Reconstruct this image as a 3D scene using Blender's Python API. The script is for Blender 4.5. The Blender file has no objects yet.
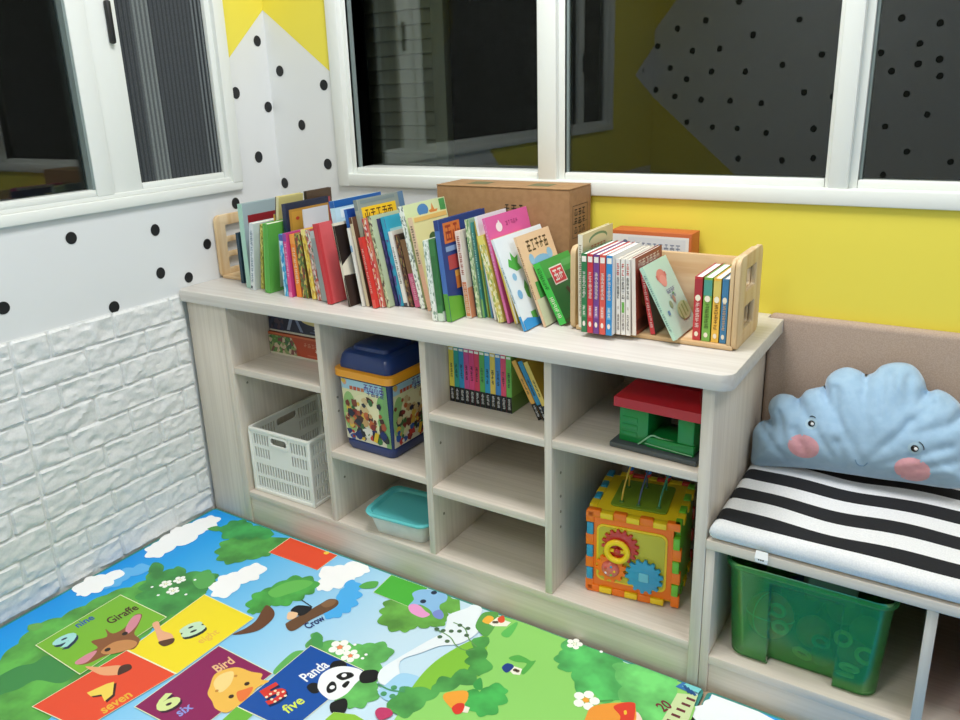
import bpy, bmesh, math, random
from mathutils import Vector, Matrix, noise
PI = math.pi
R = math.radians
rnd = random.Random(7)
scene = bpy.context.scene
COL = scene.collection
D = 0.4377            # room depth coordinate of the window wall
CT = 0.72             # worktop height

# ------------------------------------------------------------------ materials
def lin(h):
    h = h.lstrip('#')
    out = []
    for i in (0, 2, 4):
        c = int(h[i:i+2], 16) / 255
        out.append(c / 12.92 if c <= .04045 else ((c + .055) / 1.055) ** 2.4)
    return (*out, 1.0)
_mats = {}
def new_mat(name):
    m = bpy.data.materials.new(name); m.use_nodes = True
    nt = m.node_tree
    return m, nt, nt.nodes['Principled BSDF']
def paint(h, rough=.5, coat=0.0):
    k = (h, rough, coat)
    if k not in _mats:
        m, nt, b = new_mat('paint_' + h.strip('#'))
        b.inputs['Base Color'].default_value = lin(h)
        b.inputs['Roughness'].default_value = rough
        b.inputs['Coat Weight'].default_value = coat
        b.inputs['Coat Roughness'].default_value = .15
        _mats[k] = m
    return _mats[k]
def N(nt, t, **kw):
    n = nt.nodes.new(t)
    for k, v in kw.items(): setattr(n, k, v)
    return n
def wood(name, a, b_, axis, scale=55, rough=.45, along=1.6, bump=.02):
    m, nt, b = new_mat(name)
    tc = N(nt, 'ShaderNodeTexCoord'); mp = N(nt, 'ShaderNodeMapping')
    s = [scale] * 3; s[axis] = along
    mp.inputs['Scale'].default_value = s
    n1 = N(nt, 'ShaderNodeTexNoise'); n1.inputs['Scale'].default_value = 1.0
    n1.inputs['Detail'].default_value = 4; n1.inputs['Distortion'].default_value = .25
    cr = N(nt, 'ShaderNodeValToRGB')
    cr.color_ramp.elements[0].position = .36; cr.color_ramp.elements[0].color = lin(b_)
    cr.color_ramp.elements[1].position = .64; cr.color_ramp.elements[1].color = lin(a)
    L = nt.links.new
    L(tc.outputs['Object'], mp.inputs['Vector']); L(mp.outputs['Vector'], n1.inputs['Vector'])
    L(n1.outputs['Fac'], cr.inputs['Fac']); L(cr.outputs['Color'], b.inputs['Base Color'])
    bp = N(nt, 'ShaderNodeBump'); bp.inputs['Strength'].default_value = bump; bp.inputs['Distance'].default_value = .002
    L(n1.outputs['Fac'], bp.inputs['Height']); L(bp.outputs['Normal'], b.inputs['Normal'])
    b.inputs['Roughness'].default_value = rough
    return m
def noisy(name, a, b_, scale, rough=.8, bump=.3, dist=.001, detail=3, lo=.4, hi=.6, sheen=0):
    m, nt, b = new_mat(name)
    tc = N(nt, 'ShaderNodeTexCoord')
    n1 = N(nt, 'ShaderNodeTexNoise'); n1.inputs['Scale'].default_value = scale; n1.inputs['Detail'].default_value = detail
    cr = N(nt, 'ShaderNodeValToRGB')
    cr.color_ramp.elements[0].position = lo; cr.color_ramp.elements[0].color = lin(b_)
    cr.color_ramp.elements[1].position = hi; cr.color_ramp.elements[1].color = lin(a)
    L = nt.links.new
    L(tc.outputs['Object'], n1.inputs['Vector']); L(n1.outputs['Fac'], cr.inputs['Fac']); L(cr.outputs['Color'], b.inputs['Base Color'])
    bp = N(nt, 'ShaderNodeBump'); bp.inputs['Strength'].default_value = bump; bp.inputs['Distance'].default_value = dist
    L(n1.outputs['Fac'], bp.inputs['Height']); L(bp.outputs['Normal'], b.inputs['Normal'])
    b.inputs['Roughness'].default_value = rough
    b.inputs['Sheen Weight'].default_value = sheen
    return m
def confetti(cols, scale=90, rough=.4, stretch=(1, 1, 1)):
    """printed pattern of small irregular patches"""
    k = ('conf', tuple(cols), scale, stretch)
    if k in _mats: return _mats[k]
    m, nt, b = new_mat('print_pattern')
    tc = N(nt, 'ShaderNodeTexCoord'); mp = N(nt, 'ShaderNodeMapping'); mp.inputs['Scale'].default_value = stretch
    v = N(nt, 'ShaderNodeTexVoronoi'); v.inputs['Scale'].default_value = scale
    sp = N(nt, 'ShaderNodeSeparateColor'); cr = N(nt, 'ShaderNodeValToRGB')
    cr.color_ramp.interpolation = 'CONSTANT'
    n = len(cols)
    for i, c in enumerate(cols):
        e = cr.color_ramp.elements[i] if i < 2 else cr.color_ramp.elements.new(i / n)
        e.position = i / n; e.color = lin(c)
    L = nt.links.new
    L(tc.outputs['Object'], mp.inputs['Vector']); L(mp.outputs['Vector'], v.inputs['Vector']); L(v.outputs['Color'], sp.inputs['Color'])
    L(sp.outputs['Red'], cr.inputs['Fac']); L(cr.outputs['Color'], b.inputs['Base Color'])
    b.inputs['Roughness'].default_value = rough
    _mats[k] = m
    return m
def clear(name, tint, body, mix, rough=.25, fres=1.0):
    """see-through plastic: a tinted transparent layer, a little coloured body, surface gloss"""
    m = bpy.data.materials.new(name); m.use_nodes = True
    nt = m.node_tree; nt.nodes.clear(); L = nt.links.new
    o = N(nt, 'ShaderNodeOutputMaterial'); t = N(nt, 'ShaderNodeBsdfTransparent'); t.inputs['Color'].default_value = lin(tint)
    d = N(nt, 'ShaderNodeBsdfDiffuse'); d.inputs['Color'].default_value = lin(body)
    g = N(nt, 'ShaderNodeBsdfGlossy'); g.inputs['Roughness'].default_value = rough
    m1 = N(nt, 'ShaderNodeMixShader'); m1.inputs[0].default_value = mix
    m2 = N(nt, 'ShaderNodeMixShader'); f = N(nt, 'ShaderNodeFresnel'); f.inputs['IOR'].default_value = 1.45
    ma = N(nt, 'ShaderNodeMath', operation='MULTIPLY'); ma.inputs[1].default_value = fres; ma.use_clamp = True
    L(t.outputs[0], m1.inputs[1]); L(d.outputs[0], m1.inputs[2]); L(f.outputs[0], ma.inputs[0]); L(ma.outputs[0], m2.inputs[0])
    L(m1.outputs[0], m2.inputs[1]); L(g.outputs[0], m2.inputs[2]); L(m2.outputs[0], o.inputs['Surface'])
    return m

W_V = wood('laminate_vertical', '#dcd3c6', '#d1c7ba', 2, scale=120, along=3)
W_S = wood('laminate_shelf', '#ddd3c7', '#d2c8bb', 0, scale=120, along=3)
W_H = wood('laminate_horizontal', '#d5d1cb', '#cac5be', 0, scale=120, along=3)
PINE = wood('pine', '#e2cba4', '#c8a273', 0, scale=26, along=2.2, rough=.5)
PINE_V = wood('pine_upright', '#dfc8a2', '#ccab7d', 2, scale=38, along=2.2, rough=.5)
WHITE = paint('#dde0e1', .55)
FRAME = paint('#e6eae6', .32)
YELLOW = paint('#e8da50', .6)
BLACKD = paint('#15171a', .5)
PAGES = paint('#e9e4d8', .8)

# ------------------------------------------------------------------ mesh builder
class MB:
    def __init__(self): self.v = []; self.f = []; self.m = []; self.mats = []
    def mi(self, mat):
        if mat not in self.mats: self.mats.append(mat)
        return self.mats.index(mat)
    def add(self, vs, fs, mat, M=None):
        o = len(self.v); k = self.mi(mat)
        self.v += [tuple(M @ Vector(p)) if M else tuple(p) for p in vs]
        for f in fs: self.f.append([o + i for i in f]); self.m.append(k)
        return self
    def quad(self, pts, mat, M=None): return self.add(pts, [list(range(len(pts)))], mat, M)
    def box(self, a, b, mat, bev=0.0, M=None, seg=2):
        x0, y0, z0 = a; x1, y1, z1 = b
        if not bev:
            vs = [(x0,y0,z0),(x1,y0,z0),(x1,y1,z0),(x0,y1,z0),(x0,y0,z1),(x1,y0,z1),(x1,y1,z1),(x0,y1,z1)]
            return self.add(vs, [[3,2,1,0],[4,5,6,7],[0,1,5,4],[1,2,6,5],[2,3,7,6],[3,0,4,7]], mat, M)
        bm = bmesh.new(); bmesh.ops.create_cube(bm, size=1)
        for v in bm.verts: v.co = Vector(((x0+x1)/2 + v.co.x*(x1-x0), (y0+y1)/2 + v.co.y*(y1-y0), (z0+z1)/2 + v.co.z*(z1-z0)))
        bmesh.ops.bevel(bm, geom=bm.edges[:], offset=bev, segments=seg, profile=.5, affect='EDGES')
        return self.bm(bm, mat, M)
    def bm(self, bm, mat, M=None):
        bm.verts.ensure_lookup_table(); bm.verts.index_update()
        self.add([v.co[:] for v in bm.verts], [[v.index for v in f.verts] for f in bm.faces], mat, M); bm.free()
        return self
    def tube(self, pts, r, mat, n=10, M=None, closed=False):
        pts = [Vector(p) for p in pts]; rings = []; m = len(pts)
        for i, p in enumerate(pts):
            t = (pts[(i+1) % m] - pts[i-1]) if closed else (pts[min(i+1, m-1)] - pts[max(i-1, 0)])
            t.normalize(); u = t.orthogonal() if i == 0 else (u - t * u.dot(t))
            u.normalize(); w = t.cross(u)
            rr = r[i] if isinstance(r, (list, tuple)) else r
            rings.append([p + (u*math.cos(2*PI*k/n) + w*math.sin(2*PI*k/n))*rr for k in range(n)])
        return self.loft(rings, mat, M, caps=not closed, loop=closed)
    def loft(self, rings, mat, M=None, caps=True, loop=False):
        n = len(rings[0]); vs = [p for r_ in rings for p in r_]; fs = []
        k = len(rings)
        for i in range(k if loop else k-1):
            for j in range(n):
                a, b, c, d = i*n+j, i*n+(j+1) % n, ((i+1) % k)*n+(j+1) % n, ((i+1) % k)*n+j
                fs.append([a, b, c, d])
        if caps: fs.append(list(range(n))[::-1]); fs.append([(k-1)*n+j for j in range(n)])
        return self.add(vs, fs, mat, M)
    def lathe(self, prof, mat, n=24, M=None):
        return self.loft([[(r*math.cos(2*PI*k/n), r*math.sin(2*PI*k/n), z) for k in range(n)] for r, z in prof], mat, M)
    def ball(self, c, r, mat, M=None, nu=18, nv=12):
        rx, ry, rz = r if isinstance(r, (tuple, list)) else (r, r, r)
        rings = []
        for i in range(nv+1):
            a = -PI/2 + PI*(i if 0 < i < nv else (i + (.02 if i == 0 else -.02)))/nv
            rings.append([(c[0]+rx*math.cos(a)*math.cos(2*PI*k/nu), c[1]+ry*math.cos(a)*math.sin(2*PI*k/nu), c[2]+rz*math.sin(a)) for k in range(nu)])
        return self.loft(rings, mat, M)
    def prism(self, poly, h0, h1, mat, M=None):
        """poly in local xy, extruded along local z"""
        return self.loft([[(x, y, h0) for x, y in poly], [(x, y, h1) for x, y in poly]], mat, M)
    def disc(self, c, rx, ry, mat, M=None, n=20):
        return self.quad([(c[0]+rx*math.cos(2*PI*k/n), c[1]+ry*math.sin(2*PI*k/n), c[2]) for k in range(n)], mat, M)
    def mesh(self, me, mat, M=None):
        return self.add([v.co[:] for v in me.vertices], [list(p.vertices) for p in me.polygons], mat, M)
    def build(self, name, parent=None, smooth=30, loc=None, rot=None):
        me = bpy.data.meshes.new(name)
        me.from_pydata(self.v, [], self.f)
        for m in self.mats: me.materials.append(m)
        me.polygons.foreach_set('material_index', self.m)
        bm = bmesh.new(); bm.from_mesh(me)
        if smooth and len(self.v) < 60000: bmesh.ops.remove_doubles(bm, verts=bm.verts, dist=1e-6)
        bm.to_mesh(me); bm.free()
        if smooth:
            me.polygons.foreach_set('use_smooth', [True]*len(me.polygons))
            me.set_sharp_from_angle(angle=R(smooth))
        me.update()
        o = bpy.data.objects.new(name, me); COL.objects.link(o)
        if parent: o.parent = parent
        if loc: o.location = loc
        if rot: o.rotation_euler = rot
        return o
def plate(loops, thick, bevel=0.0):
    """flat panel outline with holes -> mesh (local xy, centred on z=0)"""
    cu = bpy.data.curves.new('plate', 'CURVE'); cu.dimensions = '2D'; cu.fill_mode = 'BOTH'
    cu.extrude = max(thick/2 - bevel, 0); cu.bevel_depth = bevel; cu.bevel_resolution = 1; cu.offset = -bevel
    for lp in loops:
        s = cu.splines.new('POLY'); s.points.add(len(lp)-1); s.use_cyclic_u = True
        for p, q in zip(s.points, lp): p.co = (q[0], q[1], 0, 1)
    ob = bpy.data.objects.new('plate', cu)
    me = bpy.data.meshes.new_from_object(ob)
    bpy.data.objects.remove(ob); bpy.data.curves.remove(cu)
    return me
def rrect(x0, y0, x1, y1, r, n=4):
    out = []
    for cx, cy, a in ((x1-r, y1-r, 0), (x0+r, y1-r, 90), (x0+r, y0+r, 180), (x1-r, y0+r, 270)):
        for k in range(n+1):
            t = R(a + 90*k/n); out.append((cx + r*math.cos(t), cy + r*math.sin(t)))
    return out
def text_mesh(s, size, bold=.012):
    cu = bpy.data.curves.new('text', 'FONT'); cu.body = s; cu.size = size; cu.resolution_u = 3; cu.offset = size*bold
    ob = bpy.data.objects.new('text', cu); me = bpy.data.meshes.new_from_object(ob)
    bpy.data.objects.remove(ob); bpy.data.curves.remove(cu)
    return me
def smooth_loop(pts, n=4, closed=True):
    out = []; m = len(pts); P = [Vector(p) for p in pts]
    for i in range(m if closed else m-1):
        g = (lambda k: P[k % m]) if closed else (lambda k: P[min(max(k, 0), m-1)])
        a, b, c, d = g(i-1), g(i), g(i+1), g(i+2)
        for k in range(n):
            t = k/n
            out.append(.5*((2*b) + (c-a)*t + (2*a-5*b+4*c-d)*t*t + (3*b-a-3*c+d)*t**3))
    if not closed: out.append(P[-1])
    return out
def thing(name, label, cat, loc=(0, 0, 0), rotz=0, group=None):
    o = bpy.data.objects.new(name, None); COL.objects.link(o); o.empty_display_size = .05
    o.location = loc; o.rotation_euler = (0, 0, rotz); o['label'] = label; o['category'] = cat
    if group: o['group'] = group
    return o
def tag(o, label, cat, group=None):
    o['label'] = label; o['category'] = cat
    if group: o['group'] = group
    return o
def struct(o, label=None):
    o['kind'] = 'structure'
    if label: o['label'] = label; 
    return o

# ------------------------------------------------------------------ room shell
def wallM(origin, ux, uy, nz):
    """maps local (u, v, n) onto a wall: u along ux, v along uy, n along the normal"""
    M = Matrix.Identity(4)
    for i, a in enumerate((ux, uy, nz)):
        for r_ in range(3): M[r_][i] = a[r_]
    for r_ in range(3): M[r_][3] = origin[r_]
    return M
HT, YF, XR = 2.55, -2.94, 4.0     # ceiling height, far wall behind the camera, far right wall
def dots_on(mb, M, pts, r=.0163):
    for u, v in pts: mb.disc((u, v, .0012), r*rnd.uniform(.9, 1.05), r*rnd.uniform(.95, 1.1), BLACKD, M)
# left wall: local u = y, v = z, normal +x
ML = wallM((0, 0, 0), (0, 1, 0), (0, 0, 1), (1, 0, 0))
mb = MB()
LW0, LW1, WZ0, WZ1 = -2.25, .268, .978, 2.2
mb.box((-.14, YF-.1, -.02), (0, D+.0, WZ0), WHITE)
mb.box((-.14, YF-.1, WZ1), (0, D+.0, HT), YELLOW)
mb.box((-.14, LW1, WZ0), (0, D+.0, WZ1), WHITE)
mb.box((-.14, YF-.1, WZ0), (0, LW0, WZ1), WHITE)
mb.quad([(.262, 1.343, .0006), (D, 1.502, .0006), (D, WZ1, .0006), (.262, WZ1, .0006)], YELLOW, ML)
mb.quad([(YF, WZ0, .0006), (LW0, WZ0, .0006), (LW0, WZ1, .0006), (YF, WZ1, .0006)], YELLOW, ML)
mb.quad([(YF, 1.466, .0009), (YF, 1.144, .0009), (-2.615, 1.285, .0009)], WHITE, ML)
mb.quad([(YF, .70, .0006), (-1.0, .70, .0006), (-.72, WZ0, .0006), (YF, WZ0, .0006)], YELLOW, ML)
dots_on(mb, ML, [(-.3076, .9212), (-.5091, .7861), (-.2226, .7171), (-.0589, .9008), (-.0624, .7778), (.1124, .8301), (.292, 1.2608), (.4013, 1.4111), (.3551, 1.065), (.4181, 1.2148), (-.70, .90), (-.80, .77), (.03, .745), (.24, .935), (-2.75, 1.31)])
struct(mb.build('wall_left', smooth=0), 'white left wall with black dots and yellow corner above the sill')
# window wall: local u = x, v = z, normal -y
MW = wallM((0, D, 0), (1, 0, 0), (0, 0, 1), (0, -1, 0))
RW0, RW1 = .270, 3.4
mb = MB()
mb.box((-.14, D, -.02), (XR+.1, D+.14, WZ0), WHITE)
mb.box((-.14, D, WZ1), (XR+.1, D+.14, HT), WHITE)
mb.box((-.14, D, WZ0), (RW0, D+.14, WZ1), WHITE)
mb.box((RW1, D, WZ0), (XR+.1, D+.14, WZ1), WHITE)
mb.quad([(0, 1.502, .0006), (RW0, 1.300, .0006), (RW0, WZ1, .0006), (0, WZ1, .0006)], YELLOW, MW)
mb.quad([(.83, .5, .0006), (XR, .5, .0006), (XR, WZ0, .0006), (.93, WZ0, .0006)], YELLOW, MW)
dots_on(mb, MW, [(.0489, 1.321), (.2275, 1.2731), (.1212, 1.1573), (.2163, 1.0389), (.0209, .9747), (.14, .86), (.33, .90), (.5, .84)])
struct(mb.build('wall_back', smooth=0), 'window wall, white with black dots at the corner and yellow behind the bench')
# wall behind the camera and far right wall (seen only as reflections)
MF = wallM((0, YF, 0), (1, 0, 0), (0, 0, 1), (0, 1, 0))
mb = MB(); mb.box((-.14, YF-.1, -.02), (XR+.1, YF, HT), WHITE)
mb.quad([(0, 1.56, .0006), (.30, 1.93, .0006), (.30, HT, .0006), (0, HT, .0006)], YELLOW, MF)
mb.quad([(0, .2, .0006), (1.0, .2, .0006), (.58, .632, .0006), (0, 1.144, .0006)], YELLOW, MF)
mb.quad([(1.60, 1.66, .0006), (2.3, 1.05, .0006), (2.3, HT, .0006), (1.6, HT, .0006)], YELLOW, MF)
dots_on(mb, MF, [(.327,1.593),(.149,1.557),(.022,1.459),(.252,1.418),(.423,1.42),(.111,1.32),(.381,1.286),(.222,1.246),(.021,1.187),(.15,1.142),(.322,1.117),(.507,1.106),(.589,1.277),(.62,1.488),(.525,1.685),(.805,1.306),(.697,1.088),(.561,.936),(.404,.945),(.236,.978),(.579,.749),(.738,.908),(.845,.742),(1.012,.931),(1.025,.757),(.94,1.143),(1.02,1.354),(.88,1.555),(1.117,1.564),(1.103,1.116),(1.331,1.346),(1.395,1.244),(1.414,1.523),(1.603,1.484),(1.518,1.384),(1.522,1.277),(1.623,1.296),(1.635,1.209),(1.484,1.118),(1.599,1.004),(1.396,.941),(1.521,.8),(1.743,.746),(1.414,.667)], .019)
struct(mb.build('wall_front', smooth=0), 'dotted white and yellow wall opposite the windows')
struct(MB().box((XR, YF-.1, -.02), (XR+.1, D+.14, HT), WHITE).build('wall_right', smooth=0))
struct(MB().box((-.14, YF-.1, HT), (XR+.1, D+.14, HT+.05), WHITE).build('ceiling', smooth=0))
FLOOR = wood('floor_boards', '#b9a58c', '#a38e74', 0, scale=14)
struct(MB().box((-.14, YF-.1, -.03), (XR+.1, D+.14, -.01), FLOOR).build('floor', smooth=0))

# foam brick cladding on the lower left wall
BRICK = noisy('foam_brick', '#e2e4e3', '#dbdddd', 160, rough=.42, bump=.25, dist=.0012)
def bricks():
    mb = MB(); RH = .0702; L = .1834; TH = .008
    mb.box((0, -2.9, -.01), (.0035, -.003, .703), BRICK)
    k = 0
    for row in range(10):
        z1 = .703 - row*RH; z0 = z1 - RH
        ys = [-.003]; y = -.052 if row % 2 == 0 else -.1457
        while y > -2.9: ys.append(y); y -= L
        extra = -.5165; ys.append(extra); ys.append(extra*2); ys.append(extra*3); ys.append(extra*4)
        ys = sorted(set(round(q, 4) for q in ys), reverse=True)
        for b, a in zip(ys[:-1], ys[1:]):
            if b - a < .02 or a < -1.6: 
                if a < -1.6 and b-a > .02: mb.box((.003, a+.003, z0+.003), (TH+.002, b-.003, z1-.003), BRICK)
                continue
            k += 1; sd = rnd.uniform(0, 50)
            g = .0012; nu = max(4, int((b-a)/.0055)); nv = 12
            vs = []; fs = []
            for j in range(nv+1):
                for i in range(nu+1):
                    u = i/nu; v = j/nv
                    yy = a+g + (b-a-2*g)*u; zz = z0+g + (z1-z0-2*g)*v
                    edge = min(u*(b-a), (1-u)*(b-a), v*RH, (1-v)*RH)
                    e = min(1, edge/.0055) ** .5
                    p = Vector((yy*13+sd+zz*14, zz*24-yy*9, sd))
                    n = .75 - abs(noise.noise(p))*1.5 + (.5-abs(noise.noise(p*2.1+Vector((7, 3, 1))))*1.3)*.7 + noise.noise(p*5)*.15
                    vs.append((.003 + e*(TH-.0045 + .0062*n), yy, zz))
            for j in range(nv):
                for i in range(nu):
                    q = j*(nu+1)+i; fs.append([q, q+1, q+nu+2, q+nu+1])
            mb.add(vs, fs, BRICK)
    return mb
o = struct(bricks().build('trim_1', smooth=35), 'white foam brick cladding on the lower left wall')

# ------------------------------------------------------------------ windows
GLASS = clear('window_glass', '#f4faf8', '#101010', .02, rough=0.0, fres=1.4)
GASKET = paint('#7f8d8c', .5)
def glass_pane(name, lo, hi, parent): return MB().box(lo, hi, GLASS).build(name, parent, smooth=0)
wl = bpy.data.objects.new('window_1', None); COL.objects.link(wl); struct(wl, 'white sliding window in the left wall')
mb = MB()
mb.box((-.06, LW0, WZ0-.003), (.014, LW1, 1.004), FRAME, .004)
mb.box((-.06, LW0, 1.004), (.004, LW1, 1.016), FRAME, .002)
mb.box((-.06, .230, .9985), (.0165, LW1+.002, WZ1), FRAME, .004)
mb.box((-.06, LW0, WZ1-.06), (.012, LW1, WZ1), FRAME, .004)
mb.box((-.06, LW0-.002, 1.0), (.012, LW0+.05, WZ1), FRAME, .004)
mb.build('frame', wl)
def sash(y0, y1, x0, x1, l, r_, parent, zb=1.014):
    mb = MB(); z1 = WZ1-.05
    mb.box((x0, y0, zb), (x1, y0+l, z1), FRAME, .004)
    mb.box((x0, y1-r_, zb), (x1, y1, z1), FRAME, .004)
    mb.box((x0, y0+l, zb), (x1-.001, y1-r_, 1.033), FRAME, .004)
    mb.box((x0, y0+l, z1-.04), (x1-.001, y1-r_, z1), FRAME, .004)
    return mb.build('sash', parent)
sash(-1.84, -.166, -.035, .006, .06, .052, wl)
sash(-.178, .233, -.03, .0, .102, .020, wl)
MB().box((-.03, -.225, 1.033), (.003, -.218, WZ1-.09), GASKET).build('gasket', wl)
sash(-2.2, -1.82, -.04, -.004, .04, .05, wl)
glass_pane('pane', (-.026, -1.785, 1.03), (-.020, -.215, WZ1-.09), wl)
glass_pane('pane', (-.026, -2.165, 1.03), (-.020, -1.86, WZ1-.09), wl)
h = MB(); h.box((.0, -.1105, 1.392), (.016, -.0965, 1.497), BLACKD, .005); h.build('handle', wl)
h = MB(); h.box((.006, -1.835, 1.30), (.02, -1.822, 1.40), BLACKD, .005); h.build('handle', wl)
# pleated insect screen behind the right sash opening
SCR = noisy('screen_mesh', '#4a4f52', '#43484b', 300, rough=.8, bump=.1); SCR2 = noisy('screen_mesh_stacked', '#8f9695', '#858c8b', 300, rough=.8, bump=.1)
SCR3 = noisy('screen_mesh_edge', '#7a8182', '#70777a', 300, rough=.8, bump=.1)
SCR4 = noisy('screen_fold_shade', '#6a7071', '#626869', 300, rough=.8, bump=.1); SCR5 = noisy('screen_fold_deep_shade', '#3a3f42', '#34393c', 300, rough=.8, bump=.1)  # darker mesh tones for alternate pleats, fold shade put into the colour
mb = MB(); y = -.078; k = 0
while y < .222:
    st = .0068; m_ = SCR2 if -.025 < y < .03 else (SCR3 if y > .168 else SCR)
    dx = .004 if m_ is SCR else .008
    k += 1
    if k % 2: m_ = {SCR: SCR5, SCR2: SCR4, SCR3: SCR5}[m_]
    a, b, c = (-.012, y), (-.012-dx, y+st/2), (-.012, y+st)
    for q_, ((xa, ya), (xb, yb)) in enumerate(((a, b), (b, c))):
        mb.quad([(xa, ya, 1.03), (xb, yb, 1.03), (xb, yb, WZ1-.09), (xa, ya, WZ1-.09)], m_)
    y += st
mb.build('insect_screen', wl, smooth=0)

wr = bpy.data.objects.new('window_2', None); COL.objects.link(wr); struct(wr, 'wide white window above the shelf unit with dark glass')
mb = MB()
mb.box((RW0-.002, D-.012, WZ0-.002), (RW1, D+.06, 1.012), FRAME, .004)
mb.box((RW0-.006, D-.0128, WZ0-.0035), (.308, D+.06, WZ1), FRAME, .004)
mb.box((RW1-.05, D-.0128, WZ0), (RW1+.004, D+.06, WZ1), FRAME, .004)
mb.box((RW0, D-.012, WZ1-.05), (RW1, D+.06, WZ1), FRAME, .004)
for x0, x1 in ((.955, 1.007), (1.652, 1.69), (2.55, 2.60)): mb.box((x0, D-.008, 1.0), (x1, D+.06, WZ1-.02), FRAME, .003)
mb.build('frame', wr)
for x0, x1 in ((.306, .957), (1.005, 1.654), (1.688, 2.552)):
    mb = MB(); t = .019; z0, z1 = 1.011, WZ1-.045; dp = .05 if x0 < .5 else 0   # the first light slides on the outer track
    mb.box((x0, D+.008, z0), (x0+t, D+.045+dp, z1), FRAME, .003); mb.box((x1-t*.6, D+.008, z0), (x1, D+.045+dp, z1), FRAME, .003)
    mb.box((x0+t, D+.008, z0), (x1-t*.6, D+.045+dp, z0+t), FRAME, .003); mb.box((x0+t, D+.008, z1-t), (x1-t*.6, D+.045+dp, z1), FRAME, .003)
    s = mb.build('sash', wr)
    g = MB(); g.box((x0+t-.001, D+.018, z0+t), (x0+t+.006, D+.03, z1-t), GASKET); g.build('gasket', wr)
    glass_pane('pane', (x0+t-.002, D+.024+dp*1.1, z0+t-.002), (x1-t*.6+.002, D+.030+dp*1.1, z1-t+.002), wr)
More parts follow.
